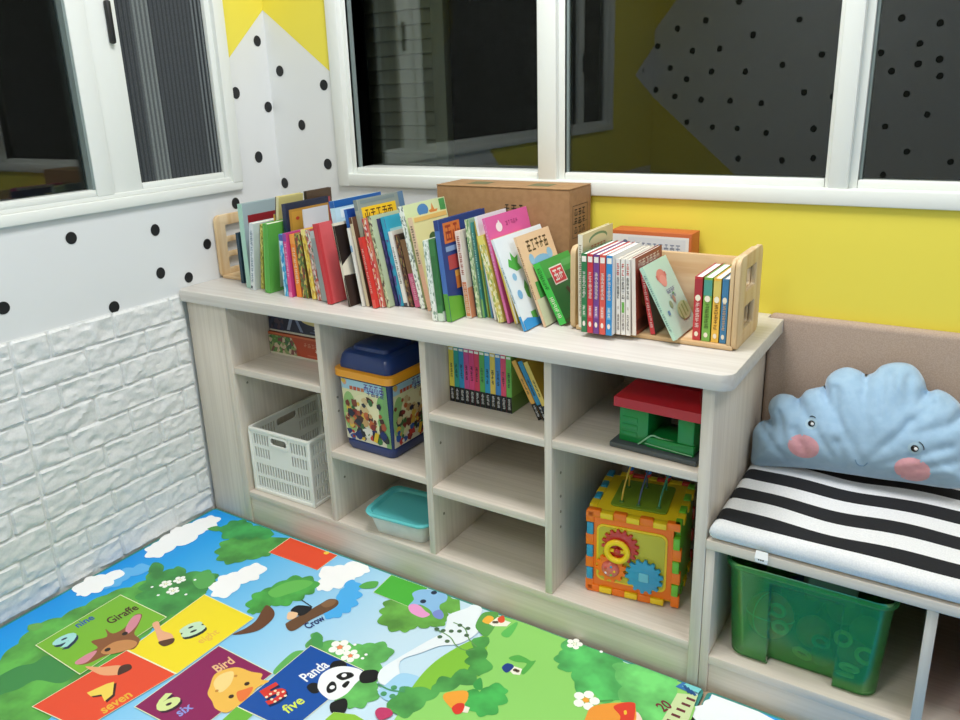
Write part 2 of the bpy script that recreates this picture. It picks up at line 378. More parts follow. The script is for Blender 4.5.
# louvred shutter standing outside the glass
LOUV = paint('#827e72', .6)
t = thing('louvred_shutter', 'grey louvred shutter outside behind the leftmost pane of the wide window', 'shutter', (.185, .592, .8))
mb = MB()
for x in (0, .335): mb.box((x, 0, 0), (x+.045, .035, 1.3), LOUV, .003)
mb.box((0, 0, 0), (.38, .035, .05), LOUV, .003); mb.box((0, 0, 1.26), (.38, .035, 1.3), LOUV, .003)
mb.build('frame', t)
mb = MB()
for k in range(29):
    z = .055+.0415*k
    mb.quad([(.045, .004, z), (.335, .004, z), (.335, .022, z+.046), (.045, .022, z+.046)], LOUV)
    mb.quad([(.045, .004, z), (.335, .004, z), (.335, .008, z-.003), (.045, .008, z-.003)], LOUV)
mb.build('slats', t, smooth=0)
MAT_ART = [
 ('c',1,'#5aa544',[(0.138,-0.794),(0.139,-0.752),(0.117,-0.697),(0.094,-0.657),(0.07,-0.644),(0.088,-0.626),(0.113,-0.584),(0.121,-0.522),(0.128,-0.465),(0.155,-0.41),(0.164,-0.368),(0.115,-0.318),(0.121,-0.302),(0.174,-0.326),(0.193,-0.295),(0.232,-0.3),(0.293,-0.293),(0.389,-0.372),(0.355,-0.49),(0.4,-0.684),(0.416,-0.821),(0.447,-0.913),(0.414,-0.933)]),
 ('s',2,'#3f8c46',[(0.2,-0.826),(0.192,-0.78),(0.198,-0.741),(0.219,-0.716),(0.219,-0.686),(0.255,-0.677),(0.254,-0.653),(0.332,-0.679),(0.34,-0.72),(0.281,-0.744),(0.273,-0.782),(0.256,-0.814),(0.271,-0.848)]),
 ('s',2,'#6fae4e',[(0.069,-0.647),(0.085,-0.625),(0.107,-0.629),(0.102,-0.65)]),
 ('s',2,'#3f9348',[(0.111,-0.3),(0.161,-0.319),(0.188,-0.348),(0.148,-0.341)]),
 ('c',1,'#ffffff',[(0.045,-0.278),(0.025,-0.253),(0.024,-0.225),(0.016,-0.178),(0.016,-0.136),(0.026,-0.105),(0.038,-0.062),(0.059,-0.044),(0.093,-0.066),(0.1,-0.113),(0.101,-0.142),(0.115,-0.182),(0.093,-0.214),(0.096,-0.258),(0.086,-0.287)]),
 ('c',1,'#62b8f2',[(0.088,-0.45),(0.074,-0.407),(0.069,-0.387),(0.08,-0.35),(0.102,-0.321),(0.129,-0.345),(0.109,-0.379),(0.112,-0.407),(0.108,-0.438)]),
 ('c',2,'#ffffff',[(0.052,-0.502),(0.017,-0.462),(0.02,-0.431),(0.041,-0.411),(0.055,-0.375),(0.085,-0.415),(0.091,-0.448),(0.084,-0.481),(0.069,-0.503)]),
 ('c',1,'#4f9e48',[(0.243,-0.183),(0.215,-0.153),(0.202,-0.113),(0.223,-0.073),(0.278,-0.051),(0.364,-0.011),(0.362,-0.096),(0.357,-0.126),(0.33,-0.159),(0.312,-0.187),(0.279,-0.197)]),
 ('c',2,'#3d9a50',[(0.156,-0.097),(0.13,-0.056),(0.142,-0.024),(0.173,-0.015),(0.207,-0.022),(0.236,-0.012),(0.27,-0.0105),(0.3,-0.023),(0.262,-0.06),(0.21,-0.097)]),
 ('s',1,'#4f9e48',[(0.097,-0.105),(0.108,-0.079),(0.142,-0.079),(0.133,-0.1)]),
 ('t',2,'#ea4d2a',[(0.357,-0.102),(0.354,-0.013),(0.542,-0.013),(0.542,-0.097)]),
 ('d',3,'#ffd84a',0.008,[(0.505,-0.02)]),
 ('c',2,'#459647',[(0.23,-0.436),(0.173,-0.376),(0.15,-0.34),(0.114,-0.318),(0.12,-0.297),(0.17,-0.32),(0.184,-0.295),(0.197,-0.279),(0.233,-0.292),(0.264,-0.266),(0.296,-0.255),(0.329,-0.272),(0.34,-0.302),(0.35,-0.336),(0.364,-0.343),(0.349,-0.432),(0.332,-0.456),(0.247,-0.448)]),
 ('s',3,'#5bab55',[(0.272,-0.302),(0.268,-0.268),(0.296,-0.255),(0.329,-0.272),(0.34,-0.302),(0.321,-0.322)]),
 ('f',4,'#f6f2d2',0.011,[(0.227,-0.353),(0.244,-0.321),(0.27,-0.363)]),
 ('d',4,'#ffffff',0.004,[(0.252,-0.396),(0.281,-0.3),(0.314,-0.356),(0.206,-0.381)]),
 ('c',1,'#ffffff',[(0.367,-0.31),(0.34,-0.271),(0.339,-0.239),(0.354,-0.214),(0.361,-0.176),(0.385,-0.158),(0.417,-0.194),(0.416,-0.226),(0.405,-0.249),(0.416,-0.29),(0.396,-0.319)]),
 ('c',2,'#4ba548',[(0.508,-0.31),(0.484,-0.28),(0.478,-0.246),(0.488,-0.217),(0.5,-0.173),(0.53,-0.144),(0.568,-0.138),(0.594,-0.163),(0.59,-0.196),(0.581,-0.231),(0.567,-0.261),(0.546,-0.273),(0.54,-0.298),(0.535,-0.315),(0.525,-0.324)]),
 ('s',3,'#67bd55',[(0.496,-0.235),(0.508,-0.181),(0.537,-0.152),(0.57,-0.145),(0.571,-0.176),(0.548,-0.22),(0.529,-0.246)]),
 ('s',3,'#6a4128',[(0.549,-0.404),(0.558,-0.371),(0.558,-0.337),(0.54,-0.298),(0.536,-0.279),(0.565,-0.284),(0.588,-0.306),(0.594,-0.35),(0.581,-0.377)]),
 ('c',1,'#ffffff',[(0.599,-0.161),(0.578,-0.121),(0.554,-0.1),(0.568,-0.061),(0.591,-0.042),(0.599,-0.013),(0.661,-0.02),(0.664,-0.042),(0.656,-0.07),(0.65,-0.109),(0.634,-0.135),(0.615,-0.157)]),
 ('c',2,'#4db2f3',[(0.719,-0.229),(0.693,-0.234),(0.686,-0.202),(0.686,-0.176),(0.663,-0.146),(0.66,-0.12),(0.648,-0.093),(0.669,-0.086),(0.7,-0.113),(0.72,-0.145),(0.731,-0.176),(0.726,-0.204)]),
 ('s',3,'#6b4a30',[(0.636,-0.312),(0.632,-0.3),(0.643,-0.253),(0.652,-0.206),(0.658,-0.179),(0.677,-0.17),(0.693,-0.182),(0.693,-0.209),(0.676,-0.264),(0.67,-0.312),(0.657,-0.322)]),
 ('s',4,'#8a6444',[(0.655,-0.205),(0.66,-0.181),(0.678,-0.174),(0.685,-0.192),(0.674,-0.209)]),
 ('s',4,'#16161c',[(0.605,-0.263),(0.603,-0.244),(0.616,-0.233),(0.644,-0.227),(0.649,-0.252),(0.641,-0.267),(0.619,-0.268)]),
 ('l',4,'#16161c',0.003,[(0.597,-0.217),(0.643,-0.225)]),
 ('s',5,'#f3c9a0',[(0.617,-0.289),(0.606,-0.27),(0.628,-0.262),(0.637,-0.279),(0.628,-0.293)]),
 ('x', 4, '#1d2f6e', 0.032, [(0.695, -0.295), (0.707, -0.244)], 'Crow'),
 ('s',2,'#5aae4e',[(0.69,-0.097),(0.695,-0.071),(0.72,-0.054),(0.731,-0.078),(0.709,-0.097)]),
 ('c',2,'#66a646',[(0.818,-0.158),(0.805,-0.131),(0.797,-0.1),(0.827,-0.077),(0.896,-0.018),(0.933,-0.015),(0.952,-0.0105),(0.981,-0.051),(0.972,-0.062),(0.953,-0.068),(0.97,-0.103),(0.967,-0.121),(0.946,-0.133),(0.941,-0.147),(0.92,-0.149),(0.912,-0.169),(0.892,-0.183),(0.856,-0.186)]),
 ('t',3,'#4cb53a',[(0.739,-0.098),(0.732,-0.012),(0.853,-0.0105),(0.86,-0.099)]),
 ('s',4,'#8fc0ea',[(0.854,-0.097),(0.85,-0.069),(0.831,-0.05),(0.839,-0.027),(0.862,-0.014),(0.89,-0.0105),(0.913,-0.0105),(0.925,-0.032),(0.92,-0.052),(0.931,-0.069),(0.951,-0.081),(0.955,-0.098),(0.932,-0.097),(0.909,-0.082),(0.876,-0.078)]),
 ('s',5,'#ef9fd2',[(0.854,-0.097),(0.86,-0.084),(0.879,-0.082),(0.902,-0.092),(0.921,-0.098),(0.912,-0.117),(0.886,-0.118),(0.868,-0.112)]),
 ('s',5,'#7d8fd4',[(0.922,-0.088),(0.931,-0.069),(0.951,-0.081),(0.955,-0.098),(0.938,-0.101)]),
 ('d',5,'#26344e',0.008,[(0.875,-0.063),(0.878,-0.019)]),
 ('c',1,'#62b25c',[(0.726,-0.316),(0.723,-0.291),(0.759,-0.313),(0.787,-0.291),(0.827,-0.283),(0.847,-0.271),(0.87,-0.252),(0.904,-0.247),(0.929,-0.272),(0.923,-0.299),(0.947,-0.328),(0.954,-0.351),(0.97,-0.368),(0.976,-0.408),(0.962,-0.432),(0.941,-0.437),(0.871,-0.427)]),
 ('s',1,'#4a9c52',[(0.723,-0.309),(0.721,-0.292),(0.752,-0.306),(0.771,-0.327),(0.747,-0.332)]),
 ('s',1,'#62b25c',[(0.729,-0.443),(0.722,-0.387),(0.729,-0.365),(0.748,-0.363),(0.747,-0.441)]),
 ('f',2,'#f08a5a',0.017,[(0.807,-0.305)]),
 ('f',2,'#f08a5a',0.014,[(0.848,-0.315)]),
 ('d',2,'#ffffff',0.004,[(0.877,-0.293),(0.878,-0.307),(0.832,-0.28)]),
 ('t',2,'#0d4fa6',[(0.742,-0.335),(0.907,-0.335),(0.891,-0.554),(0.742,-0.563)]),
 ('s',3,'#15161a',[(0.831,-0.366),(0.827,-0.35),(0.843,-0.337),(0.862,-0.343),(0.862,-0.36),(0.844,-0.375)]),
 ('s',3,'#15161a',[(0.832,-0.443),(0.831,-0.428),(0.846,-0.422),(0.865,-0.439),(0.855,-0.45)]),
 ('s',4,'#f7fafc',[(0.848,-0.425),(0.833,-0.398),(0.838,-0.37),(0.859,-0.349),(0.894,-0.339),(0.916,-0.348),(0.918,-0.379),(0.921,-0.413),(0.909,-0.442),(0.884,-0.443),(0.862,-0.436)]),
 ('s',5,'#15161a',[(0.91,-0.356),(0.908,-0.337),(0.929,-0.322),(0.946,-0.33),(0.951,-0.35),(0.938,-0.365),(0.924,-0.369)]),
 ('s',5,'#15161a',[(0.912,-0.456),(0.912,-0.445),(0.926,-0.425),(0.943,-0.434),(0.954,-0.457),(0.94,-0.47),(0.926,-0.469)]),
 ('s',5,'#15161a',[(0.865,-0.383),(0.869,-0.367),(0.887,-0.357),(0.899,-0.363),(0.889,-0.383),(0.878,-0.387)]),
 ('s',5,'#15161a',[(0.87,-0.42),(0.867,-0.402),(0.878,-0.4),(0.893,-0.414),(0.89,-0.428),(0.882,-0.431)]),
 ('d',6,'#f7fafc',0.006,[(0.879,-0.372),(0.881,-0.414)]),
 ('s',5,'#15161a',[(0.896,-0.399),(0.896,-0.383),(0.904,-0.382),(0.907,-0.4)]),
 ('x', 3, '#f3f6fb', 0.04, [(0.82, -0.432), (0.83, -0.365)], 'Panda'),
 ('x', 3, '#d8e85a', 0.036, [(0.852, -0.521), (0.86, -0.476)], 'five'),
 ('x', 3, '#06244f', 0.085, [(0.805, -0.527), (0.818, -0.478)], '5'),
 ('x', 4, '#d8372e', 0.085, [(0.798, -0.525), (0.811, -0.476)], '5'),
 ('d',5,'#f7e2c0',0.0034,[(0.777,-0.51),(0.778,-0.499),(0.78,-0.487),(0.792,-0.509),(0.793,-0.492),(0.797,-0.48),(0.803,-0.51),(0.806,-0.497),(0.81,-0.486),(0.79,-0.488)]),
 ('t',2,'#8c1858',[(0.552,-0.449),(0.735,-0.45),(0.723,-0.67),(0.55,-0.68)]),
 ('s',3,'#f2bd52',[(0.658,-0.571),(0.643,-0.552),(0.623,-0.523),(0.629,-0.499),(0.65,-0.478),(0.688,-0.472),(0.715,-0.464),(0.726,-0.478),(0.746,-0.472),(0.738,-0.499),(0.743,-0.523),(0.743,-0.561),(0.737,-0.587),(0.707,-0.591),(0.685,-0.581)]),
 ('s',4,'#f7d98c',[(0.644,-0.543),(0.634,-0.516),(0.652,-0.493),(0.678,-0.523),(0.678,-0.554)]),
 ('s',4,'#ee7a3c',[(0.71,-0.535),(0.717,-0.519),(0.729,-0.504),(0.742,-0.532),(0.737,-0.55)]),
 ('d',4,'#3a2418',0.006,[(0.709,-0.549),(0.709,-0.504)]),
 ('d',4,'#c98a3a',0.004,[(0.668,-0.554),(0.668,-0.5)]),
 ('x', 3, '#f0c08c', 0.038, [(0.624, -0.515), (0.632, -0.469)], 'Bird'),
 ('t',1,'#6db83e',[(0.742,-0.563),(0.791,-0.561),(0.792,-0.617),(0.746,-0.618)]),
 ('t',1,'#8cc63e',[(0.931,-0.492),(0.933,-0.467),(0.976,-0.449),(1.012,-0.451),(0.998,-0.513)]),
 ('x', 3, '#3a1030', 0.08, [(0.622, -0.664), (0.637, -0.616)], '6'),
 ('x', 4, '#d9e69a', 0.08, [(0.614, -0.663), (0.629, -0.615)], '6'),
 ('x', 3, '#8f9be0', 0.034, [(0.66, -0.647), (0.665, -0.614)], 'six'),
 ('t',2,'#f7e021',[(0.358,-0.331),(0.548,-0.333),(0.546,-0.566),(0.374,-0.575)]),
 ('x', 3, '#1c2a2a', 0.075, [(0.467, -0.48), (0.486, -0.424)], '8'),
 ('x', 4, '#c9e6c4', 0.075, [(0.458, -0.477), (0.477, -0.421)], '8'),
 ('x', 3, '#eec04a', 0.03, [(0.51, -0.469), (0.517, -0.416)], 'eight'),
 ('s',3,'#eeb088',[(0.343,-0.481),(0.348,-0.467),(0.384,-0.484),(0.417,-0.481),(0.439,-0.493),(0.435,-0.515),(0.414,-0.515),(0.374,-0.495)]),
 ('s',4,'#5a3420',[(0.415,-0.516),(0.424,-0.502),(0.437,-0.488),(0.449,-0.501),(0.442,-0.519),(0.426,-0.521)]),
 ('t',2,'#7dbb2f',[(0.163,-0.447),(0.352,-0.444),(0.354,-0.683),(0.162,-0.68)]),
 ('s',4,'#8d5630',[(0.304,-0.657),(0.305,-0.623),(0.303,-0.605),(0.269,-0.6),(0.287,-0.57),(0.257,-0.554),(0.289,-0.555),(0.295,-0.525),(0.273,-0.483),(0.288,-0.471),(0.315,-0.5),(0.336,-0.528),(0.368,-0.535),(0.385,-0.563),(0.364,-0.581),(0.346,-0.617),(0.336,-0.651),(0.318,-0.666)]),
 ('s',5,'#d98c9c',[(0.299,-0.526),(0.275,-0.489),(0.286,-0.473),(0.312,-0.502),(0.323,-0.536)]),
 ('s',5,'#d98c9c',[(0.304,-0.663),(0.304,-0.63),(0.314,-0.614),(0.329,-0.646),(0.318,-0.666)]),
 ('s',5,'#c98a52',[(0.325,-0.611),(0.32,-0.576),(0.343,-0.55),(0.372,-0.545),(0.379,-0.567),(0.352,-0.605)]),
 ('d',6,'#2a1a14',0.007,[(0.332,-0.598),(0.316,-0.54)]),
 ('x', 3, '#1e3450', 0.075, [(0.238, -0.663), (0.248, -0.609)], '9'),
 ('x', 4, '#a8e0dc', 0.075, [(0.228, -0.661), (0.237, -0.607)], '9'),
 ('x', 3, '#2f5aa8', 0.034, [(0.193, -0.588), (0.196, -0.542)], 'nine'),
 ('x', 3, '#4a2c1c', 0.04, [(0.252, -0.537), (0.26, -0.459)], 'Giraffe'),
 ('t',2,'#ea4d2a',[(0.374,-0.575),(0.545,-0.566),(0.513,-0.778),(0.355,-0.797)]),
 ('s',4,'#eea878',[(0.34,-0.66),(0.373,-0.643),(0.399,-0.621),(0.415,-0.616),(0.436,-0.631),(0.404,-0.656),(0.365,-0.661)]),
 ('s',4,'#4a2a1c',[(0.411,-0.618),(0.423,-0.602),(0.441,-0.609),(0.437,-0.631),(0.43,-0.638)]),
 ('p',3,'#3a1c18',[(0.431,-0.71),(0.443,-0.67),(0.452,-0.655),(0.485,-0.682),(0.488,-0.704),(0.464,-0.695),(0.447,-0.71)]),
 ('p',4,'#f5d65a',[(0.422,-0.709),(0.435,-0.669),(0.444,-0.656),(0.477,-0.682),(0.48,-0.704),(0.455,-0.695),(0.44,-0.711)]),
 ('x', 3, '#f0b83a', 0.036, [(0.512, -0.727), (0.52, -0.661)], 'seven'),
 ('s',1,'#eef6fb',[(1.003,-0.329),(0.96,-0.272),(0.986,-0.222),(1.009,-0.182),(1.045,-0.151),(1.06,-0.096),(1.04,-0.07),(1.023,-0.015),(0.994,-0.011),(0.987,-0.031),(0.963,-0.076),(0.977,-0.107),(0.987,-0.14),(0.973,-0.185),(0.951,-0.26),(0.939,-0.318),(0.965,-0.351)]),
 ('s',1,'#a6d6f4',[(0.978,-0.375),(0.978,-0.344),(0.984,-0.304),(1.012,-0.291),(1.033,-0.295),(1.044,-0.335),(1.019,-0.381)]),
 ('s',2,'#92d46c',[(1.082,-0.097),(1.051,-0.029),(1.113,-0.0105),(1.223,-0.0105),(1.286,-0.0105),(1.366,-0.014),(1.456,-0.018),(1.542,-0.022),(1.554,-0.145),(1.21,-0.379),(1.08,-0.43),(1.055,-0.396),(1.082,-0.313),(1.144,-0.212)]),
 ('s',3,'#86c53e',[(1.042,-0.344),(1.029,-0.293),(1.03,-0.23),(1.045,-0.17),(1.065,-0.123),(1.087,-0.094),(1.117,-0.153),(1.144,-0.212),(1.108,-0.266),(1.082,-0.313)]),
 ('c',4,'#4f9c4e',[(1.054,-0.404),(1.019,-0.358),(1.036,-0.324),(1.074,-0.31),(1.071,-0.288),(1.09,-0.257),(1.133,-0.218),(1.119,-0.264),(1.094,-0.305),(1.084,-0.342),(1.079,-0.382)]),
 ('c',4,'#4d9a4a',[(1.088,-0.179),(1.08,-0.148),(1.082,-0.102),(1.092,-0.098),(1.103,-0.135),(1.125,-0.165),(1.143,-0.213),(1.131,-0.219),(1.106,-0.202)]),
 ('l',4,'#6a9a5a',0.003,[(1.085,-0.15),(1.067,-0.165),(1.038,-0.16),(1.012,-0.144),(0.964,-0.136)]),
 ('l',4,'#6a9a5a',0.003,[(1.085,-0.141),(1.055,-0.127),(1.024,-0.099),(0.989,-0.095)]),
 ('d',5,'#4a6a4a',0.006,[(0.968,-0.136),(0.985,-0.133),(1.003,-0.125),(0.991,-0.156),(1.015,-0.16),(1.009,-0.096),(1.032,-0.096),(1.02,-0.115),(1.043,-0.119)]),
 ('s',3,'#5aa24c',[(1.042,-0.078),(1.032,-0.03),(1.051,-0.0105),(1.067,-0.0105),(1.084,-0.054),(1.087,-0.099),(1.065,-0.094)]),
 ('s',4,'#f5b63e',[(1.048,-0.056),(1.048,-0.031),(1.065,-0.03),(1.069,-0.055)]),
 ('p',4,'#f3f0de',[(1.067,-0.056),(1.072,-0.022),(1.092,-0.025),(1.11,-0.024),(1.109,-0.042),(1.081,-0.058)]),
 ('s',5,'#e2512e',[(1.075,-0.028),(1.081,-0.0105),(1.095,-0.028),(1.088,-0.039)]),
 ('d',5,'#6a5a4a',0.005,[(1.075,-0.044),(1.08,-0.041)]),
 ('s',4,'#5fbf5a',[(1.11,-0.071),(1.12,-0.018),(1.129,-0.027),(1.133,-0.074)]),
 ('s',3,'#57b04e',[(1.168,-0.136),(1.181,-0.117),(1.201,-0.116),(1.217,-0.119),(1.226,-0.114),(1.224,-0.163),(1.213,-0.159),(1.212,-0.131),(1.187,-0.139)]),
 ('p',4,'#f3f0de',[(1.188,-0.17),(1.193,-0.153),(1.212,-0.152),(1.217,-0.171),(1.203,-0.177)]),
 ('s',5,'#24408a',[(1.171,-0.172),(1.173,-0.154),(1.187,-0.151),(1.193,-0.159),(1.188,-0.18)]),
 ('d',5,'#6a5a4a',0.005,[(1.2,-0.163),(1.206,-0.163)]),
 ('c',5,'#46ab52',[(1.158,-0.29),(1.151,-0.26),(1.168,-0.261),(1.176,-0.237),(1.207,-0.223),(1.218,-0.239),(1.221,-0.275),(1.215,-0.309),(1.191,-0.314)]),
 ('s',5,'#3e9e4c',[(1.142,-0.246),(1.147,-0.223),(1.168,-0.25),(1.155,-0.258)]),
 ('s',6,'#f2a53a',[(1.107,-0.313),(1.109,-0.297),(1.142,-0.273),(1.158,-0.298),(1.151,-0.331),(1.125,-0.325)]),
 ('s',7,'#dd3a2c',[(1.142,-0.331),(1.145,-0.313),(1.159,-0.308),(1.167,-0.329),(1.158,-0.341)]),
 ('p',6,'#f0ead4',[(1.167,-0.329),(1.161,-0.311),(1.174,-0.31),(1.178,-0.325)]),
 ('s',5,'#c23a6a',[(1.01,-0.424),(1.01,-0.408),(1.031,-0.4),(1.046,-0.411),(1.032,-0.435)]),
 ('l',5,'#4f9c6a',0.004,[(0.961,-0.355),(0.997,-0.356),(1.028,-0.344)]),
 ('d',5,'#4f9c6a',0.007,[(0.992,-0.372),(1.0,-0.346),(1.018,-0.339),(1.013,-0.368)]),
 ('c',3,'#54b560',[(1.276,-0.094),(1.26,-0.068),(1.262,-0.049),(1.249,-0.029),(1.254,-0.0105),(1.299,-0.0105),(1.375,-0.0105),(1.392,-0.012),(1.404,-0.06),(1.431,-0.108),(1.426,-0.134),(1.383,-0.141),(1.329,-0.129),(1.311,-0.103),(1.292,-0.11)]),
 ('c',4,'#6cc56c',[(1.392,-0.051),(1.388,-0.023),(1.423,-0.0105),(1.465,-0.0105),(1.517,-0.0105),(1.53,-0.049),(1.531,-0.079),(1.532,-0.137),(1.481,-0.182),(1.462,-0.135),(1.431,-0.127),(1.423,-0.089)]),
 ('f',5,'#f4f4e0',0.012,[(1.276,-0.017)]),
 ('d',5,'#ffffff',0.004,[(1.34,-0.0105)]),
 ('f',5,'#f0a83a',0.018,[(1.373,-0.166)]),
 ('l',4,'#4f9c4e',0.005,[(1.389,-0.161),(1.422,-0.137)]),
 ('s',6,'#f09a3a',[(1.391,-0.2),(1.393,-0.175),(1.418,-0.15),(1.458,-0.123),(1.469,-0.131),(1.481,-0.182),(1.406,-0.227)]),
 ('s',7,'#e0402e',[(1.43,-0.155),(1.442,-0.134),(1.46,-0.122),(1.469,-0.131),(1.481,-0.182),(1.459,-0.195),(1.452,-0.171)]),
 ('s',8,'#f2c43e',[(1.453,-0.155),(1.456,-0.15),(1.461,-0.158),(1.458,-0.163)]),
 ('s',5,'#f0d8c8',[(1.475,-0.185),(1.469,-0.153),(1.48,-0.143),(1.5,-0.17)]),
 ('p',5,'#3a78b8',[(1.52,-0.032),(1.53,-0.0105),(1.561,-0.0105),(1.555,-0.034)]),
 ('p',6,'#7fd4d8',[(1.532,-0.024),(1.537,-0.0105),(1.57,-0.0105),(1.568,-0.026)]),
 ('p',5,'#cfe0a8',[(1.53,-0.049),(1.569,-0.032),(1.575,-0.125),(1.528,-0.153)]),
 ('l',6,'#6a2a34',0.007,[(1.551,-0.052),(1.569,-0.052)]),
 ('l',6,'#6a2a34',0.007,[(1.547,-0.072),(1.565,-0.072)]),
 ('l',6,'#6a2a34',0.007,[(1.543,-0.092),(1.561,-0.092)]),
 ('l',6,'#6a2a34',0.007,[(1.539,-0.112),(1.557,-0.112)]),
 ('l',6,'#6a2a34',0.007,[(1.536,-0.132),(1.553,-0.132)]),
 ('l',7,'#22508a',0.006,[(1.535,-0.019),(1.551,-0.036)]),
 ('l',7,'#22508a',0.006,[(1.543,-0.022),(1.558,-0.037)]),
 ('l',7,'#22508a',0.006,[(1.551,-0.026),(1.565,-0.037)]),
 ('x', 6, '#7a2a3a', 0.034, [(1.524, -0.116), (1.535, -0.091)], '20'),
]
MAT2_ART = [('c', 1, '#f4f8fc', [(1.591, -0.102), (1.585, -0.05), (1.592, -0.027), (1.592, -0.0105), (1.611, -0.0105), (1.651, -0.0105), (1.688, -0.0105), (1.728, -0.019), (1.723, -0.077), (1.635, -0.143)])]
CUSHION_OUTLINE = [(1.5637, 0.0051), (1.5613, 0.0412), (1.5595, 0.0723), (1.5712, 0.0954), (1.5917, 0.1072), (1.5848, 0.1292), (1.5882, 0.1505), (1.6054, 0.1664), (1.6291, 0.168), (1.6449, 0.1631), (1.6576, 0.1831), (1.6771, 0.1929), (1.6922, 0.2), (1.6963, 0.2196), (1.7119, 0.238), (1.7329, 0.2472), (1.7554, 0.2439), (1.7693, 0.2374), (1.7836, 0.2435), (1.7963, 0.26), (1.8201, 0.2709), (1.8448, 0.2723), (1.8624, 0.2632), (1.8771, 0.2444), (1.8874, 0.2217), (1.9034, 0.2278), (1.9239, 0.222), (1.9435, 0.207), (1.9545, 0.1906), (1.9705, 0.1776), (1.9833, 0.1527), (1.9856, 0.1212), (1.9799, 0.0925), (1.9871, 0.0666), (1.9806, 0.0443), (1.9607, 0.034), (1.9298, 0.0298), (1.8777, 0.0269), (1.8283, 0.0224), (1.7856, 0.0198), (1.7418, 0.0171), (1.6876, 0.0132), (1.6276, 0.0037), (1.5851, -0.0059), (1.5699, -0.004)]
CUSHION_EYES = [(1.6849, 0.1115), (1.8803, 0.0997)]
CUSHION_CHEEKS = [(1.6766, 0.0604), (1.8823, 0.0541)]
CUSHION_MOUTH = [(1.778, 0.0598), (1.7837, 0.0498), (1.7947, 0.0488), (1.8013, 0.0576)]
# ------------------------------------------------------------------ play mat
def mat_base():
    m, nt, b = new_mat('mat_print_sky'); L = nt.links.new
    tc = N(nt, 'ShaderNodeTexCoord'); sp = N(nt, 'ShaderNodeSeparateXYZ'); cr = N(nt, 'ShaderNodeValToRGB')
    L(tc.outputs['Object'], sp.inputs[0]); L(sp.outputs['X'], cr.inputs['Fac']); L(cr.outputs['Color'], b.inputs['Base Color'])
    for i, (p, c) in enumerate(((0, '#0a94ea'), (.15, '#18a2ee'), (.35, '#56baf2'), (.62, '#97d2f5'), (.9, '#cbe6f6'))):
        e = cr.color_ramp.elements[i] if i < 2 else cr.color_ramp.elements.new(p)
        e.position = p; e.color = lin(c)
    b.inputs['Roughness'].default_value = .42
    return m
SKYP = mat_base(); TEAL_EDGE = paint('#3c8f86', .5)
def leafy(h):
    k = ('leafy', h)
    if k not in _mats:
        c = [int(h[i:i+2], 16) for i in (1, 3, 5)]
        f = lambda s_: '#%02x%02x%02x' % tuple(max(0, min(255, int(q*s_))) for q in c)
        _mats[k] = noisy('printed_leaves', f(1.14), f(.86), 14, rough=.42, bump=0, lo=.35, hi=.65)
    return _mats[k]
